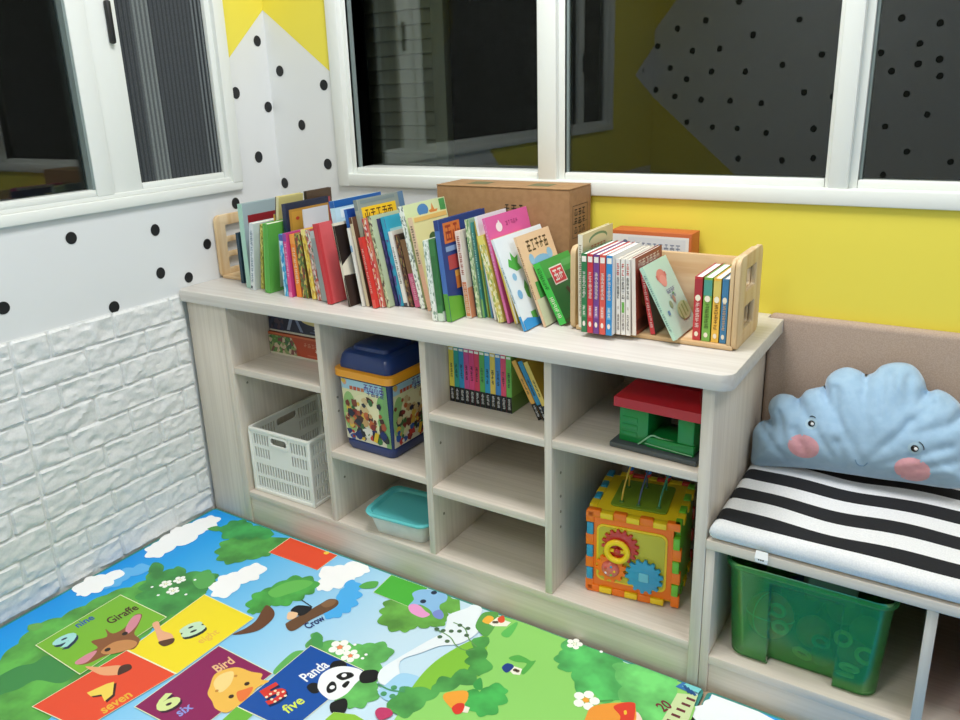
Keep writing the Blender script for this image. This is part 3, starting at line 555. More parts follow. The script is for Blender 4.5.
def art_into(mb, items):
    S = .0003
    for q_, it in enumerate(items):
        k, lv = it[0], it[1]; z = lv*.00008 + q_*.000026; col = paint(it[2], .42)
        if k == 's': mb.quad([(max(p.x, .0145), p.y, z) for p in smooth_loop(it[3])], col)
        elif k == 'c':
            if col.name.startswith('paint_') and it[2] not in ('#ffffff', '#f4f8fc', '#4db2f3', '#62b8f2'): col = leafy(it[2])
            P = [Vector(p) for p in it[3]]; out = []
            ar = sum(a.x*b.y-b.x*a.y for a, b in zip(P, P[1:]+P[:1])); sgn = 1 if ar > 0 else -1
            for a, b in zip(P, P[1:]+P[:1]):     # scalloped outline
                d = b-a; sg = d.length; nl = max(1, round(sg/.042))
                if sg < .012 or sg > .3 or max(a.y, b.y) > -.012: out.append(a); continue
                n = Vector((d.y, -d.x)).normalized()*sgn
                ia = P.index(a); pv = P[ia-1]; ib = (ia+1) % len(P); nx_ = P[(ib+1) % len(P)]
                conc = lambda o, c, e: ((c.x-o.x)*(e.y-c.y)-(c.y-o.y)*(e.x-c.x))*sgn < 0
                amp = .16 if conc(pv, a, b) or conc(a, b, nx_) else .42
                for q in range(nl):
                    for t in range(5):
                        f = t/5; p = a + d*((q+f)/nl) + n*(sg/nl*amp*math.sin(PI*f)); out.append(Vector((p.x, min(p.y, -.0105))))
            mb.quad([(p.x, p.y, z) for p in out], col)
        elif k == 'p': mb.quad([(x, y, z) for x, y in it[3]], col)
        elif k == 't':
            c = Vector((sum(p[0] for p in it[3])/len(it[3]), sum(p[1] for p in it[3])/len(it[3])))
            mb.quad([(x, y, z) for x, y in it[3]], paint('#eef2c8', .42))
            mb.quad([(x + (c.x-x)*.018, y + (c.y-y)*.018, z+.000012) for x, y in it[3]], col)
        elif k == 'd':
            for x, y in it[4]: mb.disc((x, y, z), it[3], it[3], col, n=12)
        elif k == 'f':
            for x, y in it[4]:
                for q in range(5):
                    a = q*2*PI/5+.4
                    mb.disc((x+it[3]*math.cos(a), y+it[3]*math.sin(a), z+.0000024*(q+1)), it[3]*.62, it[3]*.62, paint('#fbfbf4', .42), n=10)
                mb.disc((x, y, z+.000013), it[3]*.42, it[3]*.42, col, n=10)
        elif k == 'l':
            P = smooth_loop(it[4], 4, False); h = it[3]/2
            for a, b in zip(P[:-1], P[1:]):
                z += .0000004
                d = (b-a).normalized(); n = Vector((-d.y, d.x))*h
                mb.quad([(*(a-n), z), (*(b-n), z), (*(b+n), z), (*(a+n), z)], col)
        elif k == 'x':
            a, b = Vector(it[4][0]), Vector(it[4][1]); me = text_mesh(it[5], 1.0, .045 if len(it[5]) == 1 else .022)
            w = max(v.co.x for v in me.vertices); d = b-a; ln = d.length
            s = ln/w; sy = it[3]/.75*(.8 if len(it[5]) > 1 else .62)
            ang = math.atan2(d.y, d.x)
            M = Matrix.Translation((a.x, a.y, z)) @ Matrix.Rotation(ang, 4, 'Z') @ Matrix.Diagonal((s, sy, 1, 1))
            mb.mesh(me, col, M)
def slab_mat(name, x0, y0, x1, y1, base, items, label):
    mb = MB()
    P = rrect(x0, y0, x1, y1, .012, 3)
    mb.loft([[(x, y, -.0098) for x, y in P], [(x, y, -.0012) for x, y in P]], TEAL_EDGE)
    mb.quad([(x, y, -.0011) for x, y in rrect(x0, y0, x1, y1, .012, 3)], TEAL_EDGE)
    mb.quad([(x, y, -.0006) for x, y in rrect(x0+.008, y0+.008, x1-.008, y1-.006, .01, 3)], base)
    art_into(mb, items)
    o = mb.build(name, smooth=0)
    return tag(o, label, 'play mat')
slab_mat('play_mat', .012, -1.9, 1.575, -.004, SKYP, MAT_ART, 'large play mat printed with sky, hills, numbered tiles and animals')
slab_mat('play_mat', 1.582, -1.9, 2.9, -.004, paint('#2f9fe4', .42), MAT2_ART, 'blue play mat with a white cloud at the foot of the bench')

# ------------------------------------------------------------------ shelf unit
ZC = .6865
T = .009
XD = (.5304, .867, 1.2004)
t = thing('shelf_unit', 'low pale wood shelf unit with open cubbies along the window wall', 'shelf unit', (0, 0, -.01))
def part(name, parent, lo, hi, mat, bev=.0012):
    c = [(a+b)/2 for a, b in zip(lo, hi)]
    off = parent.location
    return MB().box([a-q for a, q in zip(lo, c)], [a-q for a, q in zip(hi, c)], mat, bev).build(name, parent, loc=[q-p for q, p in zip(c, off)])
part('filler_panel', t, (.0145, .0, -.01), (.156, .02, ZC), W_V)
part('side_panel', t, (.157, -.001, -.01), (.1826, .425, ZC), W_V)
part('side_panel', t, (1.5339, -.001, -.01), (1.5578, .43, ZC), W_V)
for x in XD: part('divider', t, (x-T, .001, .1015), (x+T, .42, ZC), W_V)
BACKW = wood('laminate_back', '#b9a892', '#a99882', 0)
part('back_panel', t, (.1826, .42, .08), (1.5339, .43, ZC), BACKW)
XS = [(.1826, XD[0]-T), (XD[0]+T, XD[1]-T), (XD[1]+T, XD[2]-T), (XD[2]+T, 1.5339)]
part('bottom_shelf', t, (.1826, 0, .0815), (1.5339, .42, .1013), W_S)
def shelf(i, z): part('shelf', t, (XS[i][0], .002, z-.0195), (XS[i][1], .42, z), W_S)
shelf(0, .5015); shelf(1, .317); shelf(2, .4968); shelf(2, .2957); shelf(3, .4985)
part('kick_board', t, (.1826, .004, -.01), (1.5339, .02, .081), W_S)
PIN = paint('#8c8474', .5)
for x, y, z in ((.1826, .045, .44), (.1826, .045, .30), (.1826, .36, .58), (XD[0]+T, .045, .42), (XD[0]+T, .045, .46), (XD[0]+T, .045, .22), (XD[1]+T, .045, .40), (XD[1]+T, .045, .20), (XD[2]+T, .045, .34), (XD[2]+T, .045, .30), (XD[2]+T, .045, .26), (XD[2]+T, .045, .40)):
    M = Matrix.Translation((x, y, z+.01)) @ Matrix.Rotation(PI/2, 4, 'Y')
    MB().lathe([(.0035, 0), (.0032, .0015)], PIN, 10, M).build('shelf_pin', t)
wt = MB(); me = plate([[(.0150, -.02)] + [(1.562+.03*math.sin(a), .010-.03*math.cos(a)) for a in [R(10*k) for k in range(10)]] + [(1.592, .4045), (1.5583, .4045), (1.5583, D-.001), (.002, D-.001), (.002, .0)]], CT-ZC-.0005, .0015)
wt.mesh(me, W_H, Matrix.Translation((0, 0, (CT+ZC)/2)))
tag(wt.build('worktop'), 'long pale wood worktop with a rounded corner on top of the shelf unit', 'worktop')

# ------------------------------------------------------------------ bench
t = thing('storage_bench', 'pale wood storage bench joined to the right of the shelf unit', 'bench', (1.56, 0, -.01))
part('side_panel', t, (1.5588, .0, -.01), (1.5768, .43, .338), W_V)
part('seat_board', t, (1.5588, -.004, .339), (3.0, .435, .3595), W_S)
part('bottom_shelf', t, (1.5768, .001, .064), (3.0, .43, .0835), W_S)
part('kick_board', t, (1.5768, .006, -.01), (3.0, .02, .0635), W_S)
part('divider', t, (1.948, .001, .0838), (1.966, .43, .3385), W_V)
part('back_panel', t, (1.5768, .425, .0838), (3.0, .435, .3385), BACKW)
FAB = noisy('beige_fabric', '#b39f90', '#a79384', 400, rough=.95, bump=.4, dist=.0006)
o = MB().box((1.5592, .4055, .362), (3.0, D-.001, .727), FAB, .012, seg=4).build('backrest')
tag(o, 'beige fabric backrest pad on the wall behind the bench', 'backrest')
# striped seat pad
STW = noisy('pad_white', '#e2e4e6', '#d8dbde', 350, rough=.95, bump=.35, dist=.0008); STB = noisy('pad_black', '#17191e', '#121418', 350, rough=.95, bump=.35, dist=.0008)
def seat_pad():
    X0, X1, Y0, Y1, Z0, Z1 = 1.564, 2.95, -.006, .398, .3602, .402
    bounds = [Y0, .018, .066, .118, .170, .218, .270, .322, .372, Y1]
    ys = []
    for i, (a, b) in enumerate(zip(bounds[:-1], bounds[1:])): ys += [(a+(b-a)*k/3, i) for k in range(3)]
    ys.append((Y1, len(bounds)-2)); nx = 70
    mb = MB(); H = (Z1-Z0)/2; zc = (Z0+Z1)/2; r = H*.95
    xs = [X0 + r*(1-math.cos(PI/2*k/4)) for k in range(4)] + [X0+r+(X1-X0-2*r)*k/nx for k in range(nx+1)] + [X1 - r*(1-math.cos(PI/2*(3-k)/4)) for k in range(4)]
    yy = [Y0 + r*(1-math.cos(PI/2*k/4)) for k in range(4)]
    rowsY = sorted([(y, 0) for y in yy] + [q for q in ys if q[0] > Y0+r])
    def hgt(x, y):
        ex = min(x-X0, X1-x, r); ey = min(y-Y0, Y1-y, r)
        fx = math.sqrt(max(0, 1-(1-ex/r)**2)); fy = math.sqrt(max(0, 1-(1-ey/r)**2))
        return H*(min(fx, fy)*.92+.08)
    vs = []; n = len(xs)
    for y, _ in rowsY:
        for x in xs:
            yw = y + (.0045*math.sin(x*13+1) + .003*math.sin(x*31))*min(1, max(0, (y-Y0)/.05))
            q = noise.noise(Vector((x*7, y*9, 3)))*.004
            vs.append((x, yw, zc + hgt(x, y) + q*min(1, hgt(x, y)/H)))
    for y, _ in rowsY:
        for x in xs: vs.append((x, y, max(Z0, zc - hgt(x, y))))
    o = n*len(rowsY)
    fw, fb = [], []
    for j in range(len(rowsY)-1):
        for i in range(n-1):
            a = j*n+i; f = [a, a+1, a+n+1, a+n]
            (fb if rowsY[j][1] % 2 == 1 else fw).append(f)
            fw.append([o+a+n, o+a+n+1, o+a+1, o+a])
    for i in range(n-1):
        fw.append([o+i, o+i+1, i+1, i]); a = (len(rowsY)-1)*n+i; fw.append([a, a+1, o+a+1, o+a])
    for j in range(len(rowsY)-1):
        a = j*n; fw.append([a, a+n, o+a+n, o+a]); a = j*n+n-1; fw.append([o+a, o+a+n, a+n, a])
    k1 = mb.mi(STW); k2 = mb.mi(STB); mb.v = vs
    mb.f = fw+fb; mb.m = [k1]*len(fw)+[k2]*len(fb)
    return mb
t = thing('seat_pad', 'black and white striped soft pad lying on the bench seat', 'seat pad', (1.564, 0, .36))
seat_pad().build('pad', t, smooth=60, loc=(-1.564, 0, -.36))
mb = MB(); mb.add([(1.657, -.0125, .372), (1.679, -.0125, .372), (1.681, -.018, .358), (1.680, -.0175, .349), (1.658, -.0175, .350), (1.656, -.018, .358)], [[0, 1, 2, 5], [5, 2, 3, 4]], paint('#eef0f0', .7))
for k in range(3): mb.quad([(1.663+.004*k, -.0186, .3545), (1.6655+.004*k, -.0186, .3545), (1.6655+.004*k, -.0187, .3575), (1.663+.004*k, -.0187, .3575)], BLACKD)
mb.build('care_label', t, smooth=0, loc=(-1.564, 0, -.36))

# cloud cushion
CLOTH = noisy('blue_velour', '#9cbcd6', '#96b7d2', 60, rough=.95, bump=.35, dist=.002, sheen=.3)
CHEEK = noisy('pink_velour', '#dba3ac', '#d69ca6', 90, rough=.95, bump=.3, dist=.002, sheen=.3)
def cushion():
    P = smooth_loop(CUSHION_OUTLINE, 4); n = len(P); K = .3; sl = math.hypot(1, K)
    segs = list(zip(P, P[1:]+P[:1]))
    def dist(p):
        best = 9
        for a, b in segs:
            ab = b-a; t = max(0, min(1, (p-a).dot(ab)/ab.length_squared)); best = min(best, (p-(a+ab*t)).length)
        return best
    def inside(p):
        c = False
        for a, b in segs:
            if (a.y > p.y) != (b.y > p.y) and p.x < (b.x-a.x)*(p.y-a.y)/(b.y-a.y)+a.x: c = not c
        return c
    # creases run from the notches between the lobes towards the middle
    notch = [(CUSHION_OUTLINE[i], q) for i, q in ((4, (1.625, .075)), (9, (1.668, .10)), (12, (1.73, .12)), (17, (1.79, .17)), (24, (1.86, .155)), (28, (1.91, .13)), (3, (1.62, .06)), (33, (1.93, .09)))]
    notch += [((1.70, .19), (1.80, .04)), ((1.655, .10), (1.70, .02)), ((1.775, .20), (1.80, .10)), ((1.87, .16), (1.80, .06)), ((1.94, .12), (1.80, .045)), ((1.95, .09), (1.82, .035)), ((1.60, .07), (1.66, .015)), ((1.72, .20), (1.75, .09)), ((1.82, .245), (1.845, .15)), ((1.85, .245), (1.86, .16)), ((1.805, .25), (1.815, .16)), ((1.90, .20), (1.83, .10)), ((1.66, .15), (1.74, .05)), ((1.955, .17), (1.86, .13)), ((1.615, .13), (1.64, .06)), ((1.96, .06), (1.87, .03)), ((1.74, .09), (1.77, .025))]
    def thick(p):
        d = dist(p)
        h = .056*(1-math.exp(-d/.026)) + .014*(1-math.exp(-d/.10))
        for i, (a, b) in enumerate(notch):
            a, b = Vector(a), Vector(b); ab = b-a; t = max(0, min(1, (p-a).dot(ab)/ab.length_squared))
            q = (p-(a+ab*t)).length
            if i < 8: t = min(1, t*1.9)
            amp = (.020 if i < 8 else .0052)*(1-t*(.97 if i < 8 else .7))
            h -= amp*math.exp(-(q/(.006 if i < 8 else .0075))**2)
            h += amp*.35*math.exp(-((q-.018)/.012)**2)
        v = Vector((p.x*26, p.y*16 + p.x*9, 1.0))
        h += .0022*noise.noise(v)*min(1, d/.02) + .0012*noise.noise(v*2.7)*min(1, d/.02)
        return max(h, .0)
    bm = bmesh.new()
    vs = [bm.verts.new((p.x, p.y, 0)) for p in P]
    st = .0052; x = 1.55
    import itertools
    pts = []
    j = 0; y = -.01
    while y < .29:
        x = 1.552 + (st/2 if j % 2 else 0)
        while x < 2.0:
            q = Vector((x, y))
            if inside(q) and dist(q) > st*.55: pts.append(q)
            x += st
        y += st*.87; j += 1
    from mathutils.geometry import delaunay_2d_cdt
    allp = [Vector((p.x, p.y)) for p in P] + pts
    r_ = delaunay_2d_cdt(allp, [(i, (i+1) % n) for i in range(n)], [list(range(n))], 1, 1e-5)
    bm.free()
    V, F = r_[0], r_[2]
    H = [thick(p) if dist(p) > .0004 else 0 for p in V]
    def W(p, h):          # cushion plane leans back against the backrest
        y = .297 + (p.y/sl)*K; z = .40 + p.y/sl
        return (p.x+.004, y - h/sl, z + h*K/sl)
    mb = MB(); kb = mb.mi(CLOTH); kc = mb.mi(CHEEK)
    vs = [W(p, h) for p, h in zip(V, H)] + [W(p, -h*.55) for p, h in zip(V, H)]
    m = len(V); fs = []; ms = []
    ck = [Vector(c) for c in CUSHION_CHEEKS]
    for f in F:
        f = list(f); c = sum((V[i] for i in f), Vector((0, 0)))/3
        fs.append(f); ms.append(kb)
        fs.append([i+m for i in f][::-1]); ms.append(kb)
    mb.v, mb.f, mb.m = vs, fs, ms
    return mb, V, F, H, W, thick
t = thing('cloud_cushion', 'light blue cloud shaped cushion with a face and pink cheeks on the bench', 'cushion', (1.78, .30, .4025))
off = (-1.78, -.30, -.40)
mb, V, F, H, Wf, thick = cushion()
mb.build('cushion', t, smooth=70, loc=off)
def patch(c, rx, ry, h, mat, mb=None, n=20, rings=4, lift=.0015):
    mb = mb or MB(); vs = []; fs = []
    for j in range(rings+1):
        for k in range(n):
            p = Vector((c[0]+rx*j/rings*math.cos(2*PI*k/n), c[1]+ry*j/rings*math.sin(2*PI*k/n)))
            vs.append(Wf(p, thick(p)+lift*(1 if j < rings else .2)))
    for j in range(rings):
        for k in range(n): fs.append([j*n+k, j*n+(k+1) % n, (j+1)*n+(k+1) % n, (j+1)*n+k])
    mb.add(vs, fs, mat); return mb
CUSHION_CHEEKS = [(a, b+.006) for a, b in CUSHION_CHEEKS]; CUSHION_EYES = [(a+.001, b+.007) for a, b in CUSHION_EYES]
for c, rx in zip(CUSHION_CHEEKS, (.0315, .0325)): patch(c, rx, .0265, 0, CHEEK).build('cheek_patch', t, smooth=60, loc=off)
for i, c in enumerate(CUSHION_EYES):
    mb = MB(); p = Vector(c); h = thick(p)
    patch((c[0], c[1]), .0125, .0125, 0, paint('#a9c6d8', .9), mb, 16, 2, .001)
    q = Vector(Wf(p, h+.003))
    mb.ball(q, (.0072, .0055, .0072), paint('#0c0d10', .15))
    mb.ball(q+Vector((.0022, -.0048, .0015)), (.0034, .0014, .0034), paint('#f2f4f6', .3))
    arc = [Vector(Wf(Vector((c[0]+.012*math.cos(a), c[1]+.016*math.sin(a))), thick(Vector((c[0]+.012*math.cos(a), c[1]+.016*math.sin(a))))+.001)) for a in [R(60+12*k) for k in range(6)]] if i == 0 else [Vector(Wf(Vector((c[0]+.016*math.cos(a), c[1]+.016*math.sin(a))), thick(Vector((c[0]+.016*math.cos(a), c[1]+.016*math.sin(a))))+.001)) for a in [R(0+14*k) for k in range(6)]]
    mb.tube(arc, .0009, BLACKD, 6)
    mb.build('eye', t, loc=off)
mb = MB()
mb.tube([Vector(Wf(p, thick(p)+.0006)) for p in smooth_loop(CUSHION_MOUTH, 5, False)], .001, paint('#6f93b2', .9), 6)
mb.build('stitched_mouth', t, loc=off)
# ------------------------------------------------------------------ books
def glyph(mb, x0, y0, x1, y1, z, mat, M, seed):
    """one small written character as a few strokes"""
    g = random.Random(seed); w, h = x1-x0, y1-y0; t = .16
    def st(a, b, c, d): mb.quad([(x0+w*a, y0+h*b, z), (x0+w*c, y0+h*b, z), (x0+w*c, y0+h*d, z), (x0+w*a, y0+h*d, z)], mat, M)
    st(.05, .82, .95, .97) if g.random() < .8 else st(.2, .85, .8, 1)
    st(.42, .1, .42+t, .95)
    if g.random() < .75: st(.05, .42, .95, .42+t)
    if g.random() < .6: st(.05, .05, .05+t, .6)
    if g.random() < .6: st(.82, .05, .98, .6)
    if g.random() < .6: st(.05, .02, .95, .15)
def decor(mb, items, M, w, h, z, seed):
    for q, it in enumerate(items):
        k, u0, v0, u1, v1 = it[:5]; col = it[5]
        m = col if not isinstance(col, str) else paint(col, .4)
        zz = z + .00012*(q+1)
        if k == 'r': mb.quad([(u0*w, v0*h, zz), (u1*w, v0*h, zz), (u1*w, v1*h, zz), (u0*w, v1*h, zz)], m, M)
        elif k == 'e': mb.disc(((u0+u1)/2*w, (v0+v1)/2*h, zz), (u1-u0)/2*w, (v1-v0)/2*h, m, M)
        elif k == 'p': mb.quad([(a*w, b*h, zz) for a, b in it[6]], m, M)
        elif k in ('g', 'v'):      # row / column of characters
            n = it[6]
            for i in range(n):
                if k == 'g': a0, a1, b0, b1 = u0+(u1-u0)*(i+.08)/n, u0+(u1-u0)*(i+.92)/n, v0, v1
                else: a0, a1, b0, b1 = u0, u1, v1-(v1-v0)*(i+.92)/n, v1-(v1-v0)*(i+.08)/n
                glyph(mb, a0*w, b0*h, a1*w, b1*h, zz, m, M, seed*31+q*7+i)
_bk = [0]
def book(name, x, y, z, lean, h, w, d, spine, cover, label, group, sp=(), cv=(), pages=PAGES, yaw=0, cat='book'):
    """lean > 0: top tipped to the left"""
    _bk[0] += 1; sd = _bk[0]
    th = R(lean); zz = z + .0004 + (w*math.sin(-th) if th < 0 else 0)
    o = thing(name, label, cat, (x, y, zz), 0, group)
    o.rotation_euler = Euler((0, -th, R(yaw)), 'XYZ') if yaw else Euler((0, -th, 0))
    ms = spine if not isinstance(spine, str) else paint(spine, .38)
    mc = cover if not isinstance(cover, str) else paint(cover, .38)
    t = min(.0016 if name != 'comic_book' else .0007, w*.16)
    mb = MB()
    mb.box((0, 0, 0), (w, t, h), ms)
    mb.box((0, t, 0), (t, d, h), mc); mb.box((w-t, t, 0), (w, d, h), mc)
    if sp: decor(mb, sp, wallM((0, 0, 0), (1, 0, 0), (0, 0, 1), (0, -1, 0)), w, h, .0002, sd)
    if cv: decor(mb, cv, wallM((w, 0, 0), (0, 1, 0), (0, 0, 1), (1, 0, 0)), d, h, .0002, sd+500)
    mb.build('cover', o, smooth=0)
    MB().box((t, t, .002), (w-t, d-.003, h-.0025), pages).build('page_block', o, smooth=0)
    return o
from mathutils import Euler
GT = 'books lined up on the worktop'
def conf(*c, s=140): return confetti(c, s*2.4, stretch=(1, 1, .4))
r_ = lambda a, b, c, d, col: ('r', a, b, c, d, col)
e_ = lambda a, b, c, d, col: ('e', a, b, c, d, col)
def SV(col, a=.2, b=.85, n=7): return ('v', .22, a, .78, b, col, n)
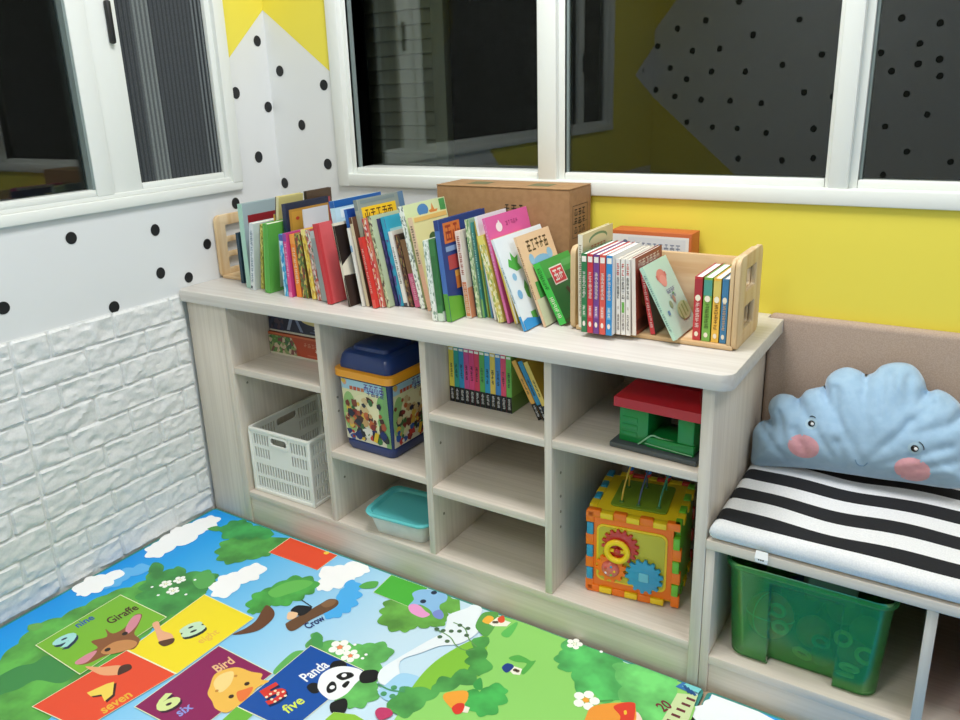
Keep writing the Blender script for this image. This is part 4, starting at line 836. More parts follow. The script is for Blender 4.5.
B = [
 ('picture_book', .123, .120, .1, .150, .012, .14, '#1f3f50', '#1f3f50', 'thin dark navy book first in the row beside the left wooden bookend', [], []),
 ('picture_book', .183, .087, 0, .241, .017, .15, '#a9d2c2', '#9fb2b8', 'tall mint spined book with a dark red cover near the left bookend', [], [r_(.12, .0, 1, .86, '#8c1c24'), r_(.12, 0, 1, .22, '#2a2440')]),
 ('picture_book', .217, .071, -7, .193, .016, .13, '#d3dbdf', '#cfd8dc', 'short pale grey white book left of the plain green one', [SV('#6f8aa0', .1, .9, 10), r_(.1, .02, .5, .06, '#2a3a4a')], []),
 ('picture_book', .236, .092, -7.5, .188, .010, .13, conf('#b9b04a', '#d8cf78', '#8c8a3a'), '#c4ba58', 'thin mustard green book touching the plain green one', [], []),
 ('picture_book', .2515, .13, -7.5, .212, .009, .12, '#4f86b8', '#3f76ac', 'thin blue book rising behind the plain green one', [r_(0, .8, 1, 1, '#c9a23a')], []),
 ('picture_book', .2640, .125, -7.5, .262, .011, .098, '#d8d2a6', '#d6cb86', 'tall cream yellow book standing above the plain green one', [r_(.0, .0, .25, 1, '#4a3a30')], []),
 ('picture_book', .283, .064, -5.5, .196, .020, .11, '#56a644', '#63b04c', 'plain green book with a pale panel on its cover', [r_(.1, .03, .3, .97, '#6cba58')], [r_(.35, .05, .95, .75, '#c3d8b8')]),
 ('picture_book', .309, .225, 0, .264, .010, .105, '#2e2722', '#54412f', 'tall dark brown book rising at the back of the left group', [], []),
 ('picture_book', .329, .115, 0, .243, .013, .197, '#27304e', '#232b44', 'tall picture book with a navy border round an amber cover', [], [r_(.07, .03, .95, .93, '#b98a38'), r_(.12, .5, .6, .9, '#c99a3e'), e_(.2, .8, .28, .84, '#c0442e'), e_(.4, .6, .62, .72, '#e0c070'), r_(.955, 0, 1, 1, '#a84a4e')]),
 ('picture_book', .361, .062, -.1, .171, .0145, .13, conf('#3aa6dc', '#8ccdec', '#c9e6f2', '#2f8cc8', s=70), '#3a9fd8', 'sky blue patterned book left of the magenta one', [r_(0, .9, 1, 1, '#4a5aa8')], []),
 ('picture_book', .3765, .145, .2, .226, .0034, .10, '#c9ced4', '#cfd3da', 'thin grey white book standing above the magenta one', [], [r_(.1, .1, .9, .55, '#d8b890'), e_(.7, .6, .9, .8, '#7f8a98')]),
 ('picture_book', .381, .059, .4, .175, .0125, .13, '#d64a92', '#b83a7c', 'magenta spined book left of the orange one', [r_(0, .88, 1, 1, '#8a4aa0'), SV('#f2b8d4', .3, .85, 6), r_(0, 0, 1, .08, '#e884b4')], []),
 ('picture_book', .401, .069, 2.2, .172, .018, .13, '#f08c30', '#ee8a34', 'orange spined book right of the magenta one', [r_(0, .85, 1, 1, '#f2a44e'), SV('#fbe3c0', .2, .8, 7)], []),
 ('picture_book', .424, .068, 3.2, .176, .021, .13, conf('#4f6a34', '#8c3a30', '#7a8a3e', '#c9b45a', '#3a4a2c', s=110), '#6a5a34', 'dark green and red patterned book right of the orange one', [], []),
 ('picture_book', .460, .067, 6, .189, .0155, .13, conf('#e6cb48', '#f0de84', '#d8b63a', '#b88a3a', s=100), '#e3c94e', 'yellow spined book in the left group', [r_(0, .92, 1, 1, '#f0e08c')], []),
 ('picture_book', .482, .064, 7, .190, .015, .13, conf('#c8a8a0', '#b84a44', '#e6dcd4', '#6a7a6a', s=120), '#b8524c', 'red and white speckled book right of the yellow one', [], []),
 ('picture_book', .501, .062, 7.3, .188, .018, .13, '#98a3a4', '#8a9596', 'plain grey book touching the big red one', [r_(0, .9, 1, 1, '#b8c0c0')], []),
 ('picture_book', .535, .045, 7.9, .211, .0145, .165, '#c8353c', '#d45a5e', 'big plain red book leaning left in the row', [r_(.05, 0, .15, 1, '#b82c34')], [r_(.0, .0, .05, 1, '#c23a40'), e_(.6, .3, .62, .31, '#b04448')]),
 ('picture_book', .5545, .100, 7.9, .263, .016, .195, '#bcdff0', '#c4e4f2', 'tallest pale blue book with a dark blue band along its top', [r_(0, .93, 1, 1, '#1f5da6')], [r_(0, .93, 1, 1, '#1f5da6'), r_(.1, .82, .9, .91, '#e4f2f8')]),
 ('picture_book', .603, .050, 9.3, .216, .0060, .15, '#ded6c0', '#e6deC8', 'cream book with large black patches right of the big red one', [('p', 0, 0, 1, 1, '#2c211a', [(0, .58), (.5, .52), (1, .56), (1, .97), (.25, .97)]), ('p', 0, 0, 1, 1, '#3a2a22', [(0, 0), (1, 0), (1, .36), (.6, .34), (.3, .2)])], [('p', 0, 0, 1, 1, '#2c211a', [(0, .5), (.3, .62), (.8, .6), (1, .8), (1, .96), (0, .97)]), ('p', 0, 0, 1, 1, '#3a2a22', [(0, 0), (1, 0), (1, .2), (.4, .36), (0, .38)])]),
 ('picture_book', .6185, .086, 9, .247, .0090, .17, '#2d66b4', '#1d4494', 'dark blue book right of the cream one with black patches', [r_(0, .0, 1, .25, '#5a9ad0')], [r_(.1, .75, .9, .9, '#2a58ac')]),
 ('picture_book', .632, .069, 9, .203, .0068, .14, '#e6e4de', '#dcd8ce', 'slim white spined book between dark blue and brown ones', [r_(0, .7, 1, .78, '#8cb0d0')], []),
 ('picture_book', .643, .074, 9.5, .230, .0092, .15, '#cfc0a0', '#5c3c2c', 'tan spined book with a brown cover left of the bright red one', [r_(0, .93, 1, 1, '#5c3c2c'), r_(.2, .4, .8, .8, '#d8ccb4')], [r_(.2, .2, .9, .62, '#b8ccc4')]),
 ('picture_book', .655, .091, 9.8, .272, .0118, .19, '#a5a898', '#8f9a94', 'tall grey green book with a yellow title band', [r_(0, .9, 1, 1, '#7f8a88')], [r_(.06, .80, .8, .92, '#f0c62c'), ('g', .1, .82, .72, .895, '#5a3a1c', 5), r_(.06, .955, .8, .985, '#7f8e90'), r_(.88, .8, 1, 1, '#5f7fa0')]),
 ('picture_book', .671, .067, 10.5, .182, .0110, .14, '#d3322c', '#cc3a34', 'bright red spined short book in the middle group', [SV('#f0b0a4', .2, .85, 8), r_(0, .0, 1, .12, '#e05a50')], []),
 ('picture_book', .684, .080, 10.5, .229, .0112, .15, conf('#c8454a', '#e8d8d0', '#d8a878', '#b03840', s=130), '#c86a5a', 'red and white speckled tall book right of the bright red one', [], []),
 ('picture_book', .699, .088, 11, .234, .0092, .15, conf('#b6c69c', '#cfd8b4', '#8ca078', '#5a4a44', s=120), '#b8c6a4', 'pale green speckled book in the middle group', [], []),
 ('picture_book', .711, .108, 11.3, .226, .0086, .15, conf('#1f2150', '#2c2a64', '#4a3a78', s=90), '#22224e', 'navy spined book left of the cyan one', [], []),
 ('picture_book', .722, .112, 11.5, .230, .0110, .14, conf('#2f9cbc', '#3a7fa8', '#5a4a8c', '#2f9cbc', s=60), '#3aa6c6', 'cyan book with a pale title box on its cover', [r_(0, .75, 1, 1, '#35a2c2')], [r_(.1, .72, .95, .86, '#9cc8d0'), ('g', .15, .75, .85, .83, '#5f9aa8', 5)]),
 ('picture_book', .735, .114, 11.5, .194, .0112, .13, '#e8e6e2', '#d8d0c6', 'white spined book right of the cyan one', [SV('#8c8a88', .3, .8, 6), r_(0, 0, 1, .05, '#4a4a52')], [r_(.08, .3, .9, .92, '#8c4a3e'), r_(.2, .4, .8, .84, '#c8b8ae')]),
 ('picture_book', .748, .118, 11, .186, .0120, .13, conf('#4a2c24', '#7a4a34', '#2a1c1a', '#8a7a4a', s=120), '#4f3a34', 'dark brown patterned book right of the white spined one', [], [r_(.1, .72, .9, .80, '#d8d4d4'), r_(.1, .6, .9, .66, '#c8c4c8')]),
 ('picture_book', .765, .120, 12, .175, .0160, .13, '#c85c84', '#24484a', 'pink spined book with a dark green cover', [r_(0, .5, 1, 1, '#7a5a3c'), SV('#e8a8c0', .1, .45, 4)], [r_(0, .55, 1, 1, '#6a7a3a'), r_(.2, .7, .8, .9, '#a8a04a'), r_(0, 0, 1, .1, '#1a2a30')]),
 ('picture_book', .786, .115, 12, .260, .0140, .185, conf('#e6ede6', '#f0f4ee', '#7f8f88', '#e6ede6', s=150), '#d3e1b2', 'tall pale green book with a blue oval and an orange star', [], [e_(.3, .86, .56, .98, '#4f86c0'), ('p', 0, 0, 1, 1, '#d88a48', [(.66, .97), (.7, .9), (.78, .9), (.72, .86), (.75, .79), (.67, .83), (.6, .79), (.62, .86), (.56, .9), (.63, .91)]), r_(.84, .82, .98, .99, '#4a9a58'), ('p', 0, 0, 1, 1, '#2a3a34', [(.1, .8), (.25, .86), (.4, .84), (.35, .8), (.2, .78)])]),
 ('picture_book', .813, .108, 11.9, .234, .0130, .15, '#e2c6a8', '#e6e0a4', 'pale yellow book with a dark green tree on its cover', [r_(0, .0, 1, .5, '#d8a88c'), SV('#7a6a5a', .5, .92, 5)], [e_(.3, .58, .8, .74, '#3c5a34'), e_(.35, .66, .6, .8, '#46663a'), e_(.55, .66, .82, .78, '#46663a'), r_(.05, .94, .98, .985, '#e8c070')]),
 ('picture_book', .875, .040, 5.5, .193, .0138, .15, conf('#e4ebe6', '#f2f5f2', '#7f9a8a', '#e4ebe6', '#c0d0c4', s=150), '#e0e8e0', 'white and grey green speckled book left of the tall navy one', [], []),
 ('picture_book', .890, .043, 5.5, .196, .0150, .15, '#3f7f48', '#467f4c', 'forest green spined book left of the tall navy one', [r_(0, 0, 1, .1, '#cfe0d0'), r_(.1, .2, .9, .8, '#357040')], [r_(0, 0, 1, .12, '#d0e0d0')]),
 ('picture_book', .911, .048, 6.4, .240, .0125, .205, '#4a72b8', '#2a4182', 'tall navy book with orange blocks and a green corner', [r_(0, .0, 1, .28, '#5aa03c'), r_(0, .9, 1, 1, '#2a4182')], [r_(.08, .76, .42, .96, '#d8783a'), ('g', .1, .78, .4, .94, '#a8442c', 2), r_(.08, .68, .5, .73, '#8ca8d0'), r_(.1, .5, .45, .64, '#b84a4a'), r_(.2, .42, .5, .48, '#d8a04a'), r_(.2, .3, .42, .42, '#c87838'), ('p', 0, 0, 1, 1, '#6ab03c', [(0, 0), (1, 0), (1, .08), (.5, .12), (.25, .22), (0, .26)]), e_(.4, .1, .75, .3, '#a83a44')]),
 ('picture_book', .935, .097, 7, .209, .0138, .15, '#ece3d8', '#e2d8cc', 'cream spined book with an orange lower half right of the tall navy one', [r_(.1, .02, .9, .42, '#dc8a62'), SV('#b05a4a', .5, .95, 7), SV('#f4d8c4', .05, .4, 5)], [r_(0, 0, 1, .35, '#de9470')]),
 ('picture_book', .9497, .118, 7, .192, .0078, .13, '#223f42', '#22443f', 'slim blackish green book right of the cream and orange one', [SV('#6a8c88', .3, .9, 7)], []),
 ('picture_book', .959, .109, 7, .236, .0105, .14, conf('#a6bf8c', '#c4d4ac', '#6f9a6a', '#dde6c8', s=130), '#9ab8a0', 'tall pale leaf green speckled book in front of the carton', [], [r_(.1, .75, .9, .95, '#a8a8c8')]),
 ('picture_book', .971, .114, 7, .229, .0055, .14, '#3f8e8c', '#4a9a94', 'slim teal spined book in front of the carton', [SV('#b8d8d0', .3, .9, 8), r_(0, .0, 1, .2, '#7ab06a')], []),
 ('picture_book', .9797, .121, 7.6, .232, .0045, .13, '#c9b04a', '#dca838', 'slim gold book beside the teal spined one', [r_(0, 0, 1, .5, '#8ab05a')], [r_(.1, .6, .9, .92, '#c8922c')]),
 ('picture_book', .988, .121, 8.5, .203, .0068, .13, '#4f84b4', '#2a3f6a', 'blue spined book with green edge left of the yellow green one', [r_(0, 0, .4, 1, '#6aa86a')], []),
 ('picture_book', 1.005, .110, 11.2, .247, .0058, .135, '#eceef0', '#e6e8ec', 'tall thin white book left of the pink one', [], [r_(.1, .3, .9, .5, '#d8d8e4')]),
 ('picture_book', 1.025, .094, 14.6, .207, .0155, .15, conf('#d0c468', '#e8e2a0', '#f2efd0', '#9ab05a', s=130), '#dccf5c', 'thick yellow green speckled book right of the thin white one', [r_(0, .9, 1, 1, '#e4d870')], [r_(.1, .85, .9, .97, '#e8dc7a')]),
 ('picture_book', 1.0475, .098, 14.6, .249, .0066, .20, '#e074b0', '#de62a6', 'pink book with a white swan rising in front of the carton', [SV('#f2b8d8', .5, .95, 5)], [e_(.2, .84, .34, .93, '#f6ecf0'), e_(.26, .87, .3, .95, '#f6ecf0'), ('g', .42, .88, .72, .92, '#a83a78', 5), r_(.1, .72, .3, .76, '#8c5ab0'), r_(.5, .7, .62, .74, '#3a8ac0')]),
 ('picture_book', 1.0645, .103, 17, .202, .0088, .15, '#ecd25a', '#e6c640', 'yellow spined book directly left of the big white one with leaves', [r_(.5, 0, 1, 1, '#f0ecd8')], []),
 ('picture_book', 1.0765, .120, 17.6, .172, .0075, .13, '#2f7f90', '#3a8a98', 'slim teal blue book tucked behind the yellow spined one', [], []),
 ('picture_book', 1.112, .059, 22, .217, .0062, .225, '#dfe8ee', '#e3edf2', 'big white book with green leaves and a blue fish leaning right of centre', [SV('#4a8a9a', .3, .7, 9), r_(0, 0, 1, .16, '#3a9ad8')], [('p', 0, 0, 1, 1, '#4fae4a', [(.10, .68), (.14, .76), (.19, .73), (.21, .82), (.26, .75), (.34, .77), (.29, .69), (.33, .62), (.22, .61)]), ('p', 0, 0, 1, 1, '#5aa84e', [(.24, .42), (.30, .50), (.33, .42), (.30, .28), (.25, .32)]), e_(.10, .52, .18, .60, '#8cc0e0'), e_(.08, .32, .17, .42, '#7ab4dc'), e_(.5, .12, .58, .19, '#e890a8'), e_(.68, .08, .74, .14, '#e890a8'), r_(.2, .04, .3, .16, '#5aa84e'), r_(.4, .02, .46, .12, '#5aa84e'), ('p', 0, 0, 1, 1, '#3a96d6', [(0, 0), (.6, .0), (.66, .05), (.5, .1), (.3, .07), (.1, .12), (0, .1)])]),
 ('picture_book', 1.136, .109, 20.8, .214, .0062, .16, '#e6c29a', '#e8c7a0', 'peach book with a dark title and a blue animal on its cover', [SV('#7a5a3c', .3, .9, 10)], [('g', .2, .80, .84, .93, '#4f4028', 5), e_(.2, .52, .8, .74, '#7ab2d4'), e_(.16, .66, .3, .78, '#8cbcd8'), e_(.7, .66, .86, .78, '#8cbcd8'), r_(.0, .0, .5, .3, '#d8d8b8'), r_(.1, .3, .3, .48, '#4aa04a')]),
 ('picture_book', 1.1635, .136, 27, .152, .0180, .150, '#41c24e', '#2f6e3c', 'small bright green book with a red title square beside the wooden rack', [SV('#1f7a30', .55, .92, 4), SV('#e8f4d8', .1, .45, 4)], [r_(0, .72, 1, 1, '#3fa048'), r_(.18, .58, .6, .86, '#f2ece4'), r_(.2, .6, .58, .84, '#d8404c'), ('g', .23, .63, .55, .81, '#f6f2ee', 2), r_(.62, .8, .95, .9, '#5ab060'), ('p', 0, 0, 1, 1, '#4a3a2c', [(.45, 0), (.75, 0), (.66, .3), (.8, .5), (.7, .5), (.6, .36), (.5, .5), (.42, .48), (.52, .3)]), r_(.0, .0, 1, .06, '#3a5a34')]),
]
for q in B:
    nm, x, y, ln, h, w, d, s, c, lab, sp, cv = q
    if y + d > .297: d = .297-y
    if nm and x in (.309,): d = .105
    book(nm, x, y, CT, ln, h, w, d, s, c, lab, GT, sp, cv)

# small rack books
GR = 'books in the wooden rack'
def ser(c, mid): return [('r', .12, .90, .88, .97, '#f4efe8'), ('v', .24, .44, .76, .78, '#f3e8e0', 7), ('r', .2, .20, .8, .36, mid), ('v', .3, .215, .7, .35, '#f7f3ee', 2), ('e', .25, .08, .75, .15, '#f3e8e0')]
RZ = .7312
book('picture_book', 1.2205, .113, RZ, .8, .206, .0105, .165, '#e9e3d3', '#d9cfa0', 'tall cream book with a green arc title at the left end of the rack', GR, [SV('#9a8a78', .1, .9, 12)], [e_(.2, .84, .8, .97, '#5f8a5a'), e_(.22, .82, .78, .945, '#d9cfa0'), ('g', .25, .78, .75, .85, '#c8684a', 5), r_(.1, .05, .9, .5, '#c8c4a0')])
for i, (x, c, mid, lab) in enumerate(((1.2415, '#2f7a4c', '#4f9a68', 'dark green spined comic in the rack, first of five matching'), (1.2555, '#cc3545', '#e06a70', 'red spined comic in the rack between the green and purple ones'), (1.2695, '#74408e', '#9a6ab0', 'purple spined comic in the rack'), (1.2835, '#dc5a50', '#ec8a7c', 'coral red spined comic in the rack between the purple and blue ones'), (1.2985, '#2f8ed0', '#6ab2e4', 'blue spined comic in the rack, last of five matching'))):
    book('comic_book', x, .082, RZ, .5, .173, .0128 if i < 4 else .0132, .165, c, c if i < 4 else '#e6e8ea', lab, GR, ser(c, mid), [], pages=paint('#f0eee8', .8))
for i, (x, lab) in enumerate(((1.3155, 'white comic with red and black lettering right of the blue spined one'), (1.3265, 'white comic with a green square on its spine in the rack'), (1.337, 'white comic right of the one with a green square'))):
    book('comic_book', x, .099, RZ, 1.6, .164, .0087, .165, '#ece9e4', '#e6e2da', lab, GR, [('v', .2, .78, .8, .95, '#c83a3a', 2), ('v', .2, .48, .8, .77, '#2a2628', 5), r_(.2, .3, .8, .44, '#6ab048') if i == 1 else r_(.3, .34, .7, .38, '#c8c0b8'), ('v', .25, .06, .75, .28, '#6a5a58', 4)], [])
book('comic_book', 1.3485, .106, RZ, 2.4, .166, .0085, .16, '#e8e0d8', '#93402f', 'rust red covered comic with a white title leaning on the white ones', GR, [], [('g', .1, .86, .9, .95, '#e8d8cc', 6), r_(.1, .2, .8, .7, '#7a3226'), e_(.2, .3, .6, .6, '#b8703a'), r_(.05, .05, .6, .2, '#5a2a24')])
book('comic_book', 1.3815, .127, RZ, 12, .142, .0100, .13, '#c22f38', '#5a5650', 'thin red spined book leaning left behind the mint one', GR, [SV('#eecac8', .1, .9, 8)], [])
book('comic_book', 1.4375, .104, RZ, 28, .165, .0085, .138, '#b5d9c6', '#b9dcc9', 'mint green book with a pink face leaning across the rack', GR, [SV('#7a9a9a', .1, .9, 9)], [e_(.3, .68, .66, .88, '#d9867a'), e_(.36, .64, .6, .8, '#e29a8c'), r_(.28, .76, .34, .82, '#c96a62'), r_(.62, .76, .68, .82, '#c96a62'), ('g', .4, .54, .75, .60, '#7f86a8', 4), ('g', .45, .47, .7, .52, '#7f86a8', 3), r_(.12, .30, .2, .36, '#5a86a8'), e_(.3, .36, .42, .46, '#8aa07a'), e_(.5, .4, .6, .5, '#a8907a'), e_(.46, .14, .98, .38, '#b9cf9a'), r_(.55, .15, .6, .32, '#8aa860'), r_(.68, .18, .73, .34, '#8aa860'), r_(.8, .2, .85, .36, '#8aa860'), e_(.58, .5, .63, .54, '#3f9a58')])
for x, w, c, c2, g, lab in ((1.468, .0158, '#c0343a', '#a8303a', '#f0d8d4', 'dark red spined book in the right part of the rack'), (1.487, .0165, '#7ab04a', '#4f9a8c', '#4a6a2c', 'green spined book second from the right end of the rack group'), (1.5065, .0145, '#ecbc4a', '#d8c46a', '#7a4a1c', 'yellow spined book right of the green one in the rack'), (1.5235, .0125, '#3f7fae', '#3f7fae', '#d8b48c', 'slim blue spined book against the right end of the rack')):
    book('comic_book', x, .133, RZ, .1, .134, w, .145, c, c, lab, GR, [r_(0, .72, 1, .96, c2), ('v', .25, .2, .75, .68, g, 6), e_(.15, .62, .85, .72, '#f4ecd8') , e_(.25, .06, .75, .14, '#f0e4d0')], [], pages=paint('#f0eee8', .8))

# set on the third column's top shelf
GS = 'matching books on the third column shelf'
cols = ['#d8c94a', '#2f9a8c', '#2f8ec0', '#c84a8c', '#d8407a', '#d43a5a', '#5aa84e', '#2f9ac8', '#e0c452', '#3f86c8', '#dc4a6a', '#6ab04a']
names = ['yellow book standing at the left end of the shelf set', 'sea green book second in the shelf set', 'blue book third in the shelf set beside the magenta one', 'magenta book fourth in the shelf set', 'pink book between the magenta and crimson ones on the shelf', 'crimson book left of a green one in the shelf set', 'green book in the middle of the shelf set', 'cyan book right of the middle green one on the shelf', 'golden yellow book between the cyan and blue ones on the shelf', 'blue book between golden yellow and rose ones on the shelf', 'rose red book left of the end green one on the shelf', 'light green book ending the upright shelf set']
ZS = .4968
for i, (c, lab) in enumerate(zip(cols, names)):
    sp = [r_(0, 0, 1, .27, '#16171c'), ('v', .25, .05, .75, .24, '#d8dce0', 3), ('v', .28, .42, .72, .68, '#2a3038', 3), r_(.1, .9, .9, .94, '#f0efe4')]
    book('reference_book', .8792+.0149*i, .093, ZS, 0, .152, .0143, .19, c, c if i < 11 else '#8fbf62', lab, GS, sp, [r_(0, 0, 1, .27, '#6f9a50'), e_(.25, .3, .8, .7, '#8ca0b4'), e_(.35, .36, .7, .64, '#a8b8c4')] if i == 11 else [])
for x, ln, c, lab in ((1.131, 27.5, '#e0a84a', 'orange yellow book leaning against the upright set on the shelf'), (1.1455, 26.5, '#2f8ab8', 'blue book leaning between two yellow ones on the shelf'), (1.159, 26, '#e2c864', 'pale yellow book leaning nearest the divider on the shelf')):
    book('reference_book', x, .088, ZS, ln, .152, .0118, .19, c, '#c8a23a', lab, GS, [r_(0, 0, 1, .27, '#16171c'), ('v', .25, .05, .75, .24, '#d8dce0', 3), ('v', .28, .42, .72, .7, '#3a3428', 4)], [r_(0, 0, 1, .27, '#1a1a20')])

# ------------------------------------------------------------------ wooden rack and bookend
def end_panel(name, parent, loc, w, h, th, holes):
    me = plate([rrect(0, 0, w, h, .018)] + [rrect(*q, .004) for q in holes], th, .0022)
    M = wallM((0, 0, 0), (0, 1, 0), (0, 0, 1), (1, 0, 0))
    o = MB().mesh(me, PINE_V, M).build(name, parent, loc=loc); return o
t = thing('book_rack', 'pale pine book rack with slotted ends holding small books on the worktop', 'book rack', (1.196, .125, CT))
mb = MB(); mb.box((.012, 0, .0006), (.356, .172, .0108), PINE, .002); mb.build('base', t)
mb = MB(); mb.box((.012, .158, .011), (.345, .170, .160), PINE, .003); mb.build('back_board', t)
HO = [(.052, .032, .128, .080), (.052, .112, .128, .158)]
end_panel('end_panel', t, (.005, -.002, .0006), .174, .188, .013, HO)
end_panel('end_panel', t, (.3475, -.001, .0006), .172, .186, .0085, HO)
end_panel('end_panel', t, (.3578, -.002, .0006), .178, .190, .0105, HO)
mb = MB(); mb.box((.24, .120, .0112), (.247, .150, .085), paint('#8a5a34', .5), .001); mb.quad([(.2475, .125, .02), (.2475, .145, .02), (.2475, .145, .075), (.2475, .125, .075)], paint('#c89a3a', .5))
o = tag(mb.build('picture_card', smooth=0, loc=(1.196, .125, CT)), 'small brown and gold card standing at the back of the rack', 'card')
t = thing('bookend', 'pale wooden slotted bookend standing by the left wall at the row of books', 'bookend', (.0045, .14, CT))
end_panel('end_panel', t, (.007, 0, .0005), .17, .19, .013, [(.035, .026, .145, .060), (.035, .076, .145, .106), (.035, .122, .145, .158)])
MB().box((.014, .001, .0005), (.112, .165, .0105), PINE, .002).build('foot', t)

# ------------------------------------------------------------------ carton and flat box on the worktop
CARD = noisy('cardboard', '#987550', '#916e4a', 60, rough=.85, bump=.1); CARD2 = noisy('cardboard_top', '#a5825a', '#9d7a53', 60, rough=.85, bump=.1)
t = thing('cardboard_box', 'closed brown cardboard box behind the books under the window', 'box', (.915, .3615, CT))
w, d, h = .386, .124, .288
mb = MB(); mb.box((-w/2, -d/2, .0005), (w/2, d/2, h-.003), CARD, .002)
mb.build('carton', t)
mb = MB()
mb.box((-w/2, -d/2-.001, h-.0028), (w/2, -.0008, h), CARD2, .0008); mb.box((-w/2, .0008, h-.0028), (w/2, d/2, h), CARD2, .0008)
mb.build('flaps', t)
INK = paint('#3c3428', .8)
mb = MB()
Mr = wallM((w/2, 0, 0), (0, 1, 0), (0, 0, 1), (1, 0, 0)); Mf = wallM((0, -d/2, 0), (1, 0, 0), (0, 0, 1), (0, -1, 0)); Mt = wallM((0, 0, h), (1, 0, 0), (0, 1, 0), (0, 0, 1))
for k in range(3):
    for c in range(3): glyph(mb, -.035+.022*c, .175+.022*k, -.018+.022*c, .192+.022*k, .0004, INK, Mr, k*3+c)
for a, b in (((-.045, .165), (.040, .1665)), ((-.045, .165), (-.0435, .245)), ((.0385, .165), (.040, .245)), ((-.045, .2435), (.040, .245)), ((-.045, .20), (.04, .2015))): mb.quad([(a[0], a[1], .0004), (b[0], a[1], .0004), (b[0], b[1], .0004), (a[0], b[1], .0004)], INK, Mr)
mb.build('side_print', t, smooth=0); mb = MB()
for c in range(3): glyph(mb, .012+.02*c, .225, .028+.02*c, .245, .0004, INK, Mf, c+20)
mb.build('front_print', t, smooth=0)
for x in (-.09, .09): MB().quad([(x-.03, -.03, .0004), (x+.03, -.03, .0004), (x+.03, .02, .0004), (x-.03, .02, .0004)], paint('#6b6a48', .8), Mt).build('top_mark', t, smooth=0)
ORG = paint('#b9602f', .5)
t = thing('flat_game_box', 'flat orange edged box with a white front standing behind the wooden rack', 'box', (1.288, .378, CT))
mb = MB(); mb.box((-.0985, -.016, .0006), (.0985, .045, .1865), ORG, .0015); mb.build('box', t)
mb = MB(); mb.quad([(-.094, -.0164, .008), (.0925, -.0164, .008), (.0925, -.0164, .1775), (-.094, -.0164, .1775)], paint('#e3e4e6', .5))
mb.quad([(-.055, -.0165, .115), (.085, -.0165, .115), (.085, -.0165, .172), (-.055, -.0165, .172)], paint('#d5dae2', .5))
for k in range(9): glyph(mb, -.05+.014*k, .14, -.039+.014*k, .160, 0, paint('#8f9ab2', .5), wallM((0, -.0167, 0), (1, 0, 0), (0, 0, 1), (0, -1, 0)), k+50)
mb.disc((-.062, .155, 0), .008, .010, paint('#5a6a8c', .5), wallM((0, -.0167, 0), (1, 0, 0), (0, 0, 1), (0, -1, 0)))
mb.build('front_label', t, smooth=0)
# ------------------------------------------------------------------ things in the cubbies
CRW = paint('#eceee8', .38)
t = thing('plastic_crate', 'white slotted plastic crate in the bottom left cubby', 'crate', (.1962, .020, .1016), R(1.0))
W, DP, H = .236, .30, .210
def crate_wall(L, handle=True):
    lp = [rrect(0, 0, L, H-.004, .004)]
    n = max(8, round(L/.0118)); rows = [(.018, .052), (.062, .096), (.116, .148), (.158, .192)]
    for j, (a, b) in enumerate(rows):
        for i in range(n):
            c = .012 + (L-.024)*(i+.5)/n
            if handle and j >= 2 and .34 < c/L < .66: continue
            lp.append([(c-.0028, a), (c+.0028, a), (c+.0028, b), (c-.0028, b)])
    if handle: lp.append(rrect(.355*L, .168, .645*L, .192, .010))
    return plate(lp, .004)
MF_ = lambda y: wallM((0, y, 0), (1, 0, 0), (0, 0, 1), (0, -1, 0)); MS_ = lambda x: wallM((x, 0, 0), (0, 1, 0), (0, 0, 1), (1, 0, 0))
MB().mesh(crate_wall(W), CRW, MF_(.002)).build('front_wall', t); MB().mesh(crate_wall(W), CRW, MF_(DP-.002)).build('rear_wall', t)
for x in (.002, W-.002): MB().mesh(crate_wall(DP), CRW, MS_(x)).build('side_wall', t)
MB().box((.003, .003, .0), (W-.003, DP-.003, .005), CRW).build('crate_floor', t)
mb = MB(); mb.mesh(plate([rrect(-.005, -.005, W+.005, DP+.005, .010), rrect(.0045, .0045, W-.0045, DP-.0045, .004)], .009, .0015), CRW, Matrix.Translation((0, 0, H-.004)))
for x in (0, W): 
    for y in (0, DP): mb.box((x-.004, y-.004, 0), (x+.004, y+.004, H-.006), CRW, .0025)
mb.mesh(plate([rrect(-.003, -.003, W+.003, DP+.003, .008), rrect(.004, .004, W-.004, DP-.004, .004)], .010, .001), CRW, Matrix.Translation((0, 0, .006)))
mb.build('rim', t)
mb = MB(); mb.mesh(plate([rrect(.345*W, .158, .655*W, .1985, .010), rrect(.365*W, .170, .635*W, .191, .009)], .006, .001), CRW, MF_(-.001)); mb.build('handle_surround', t)

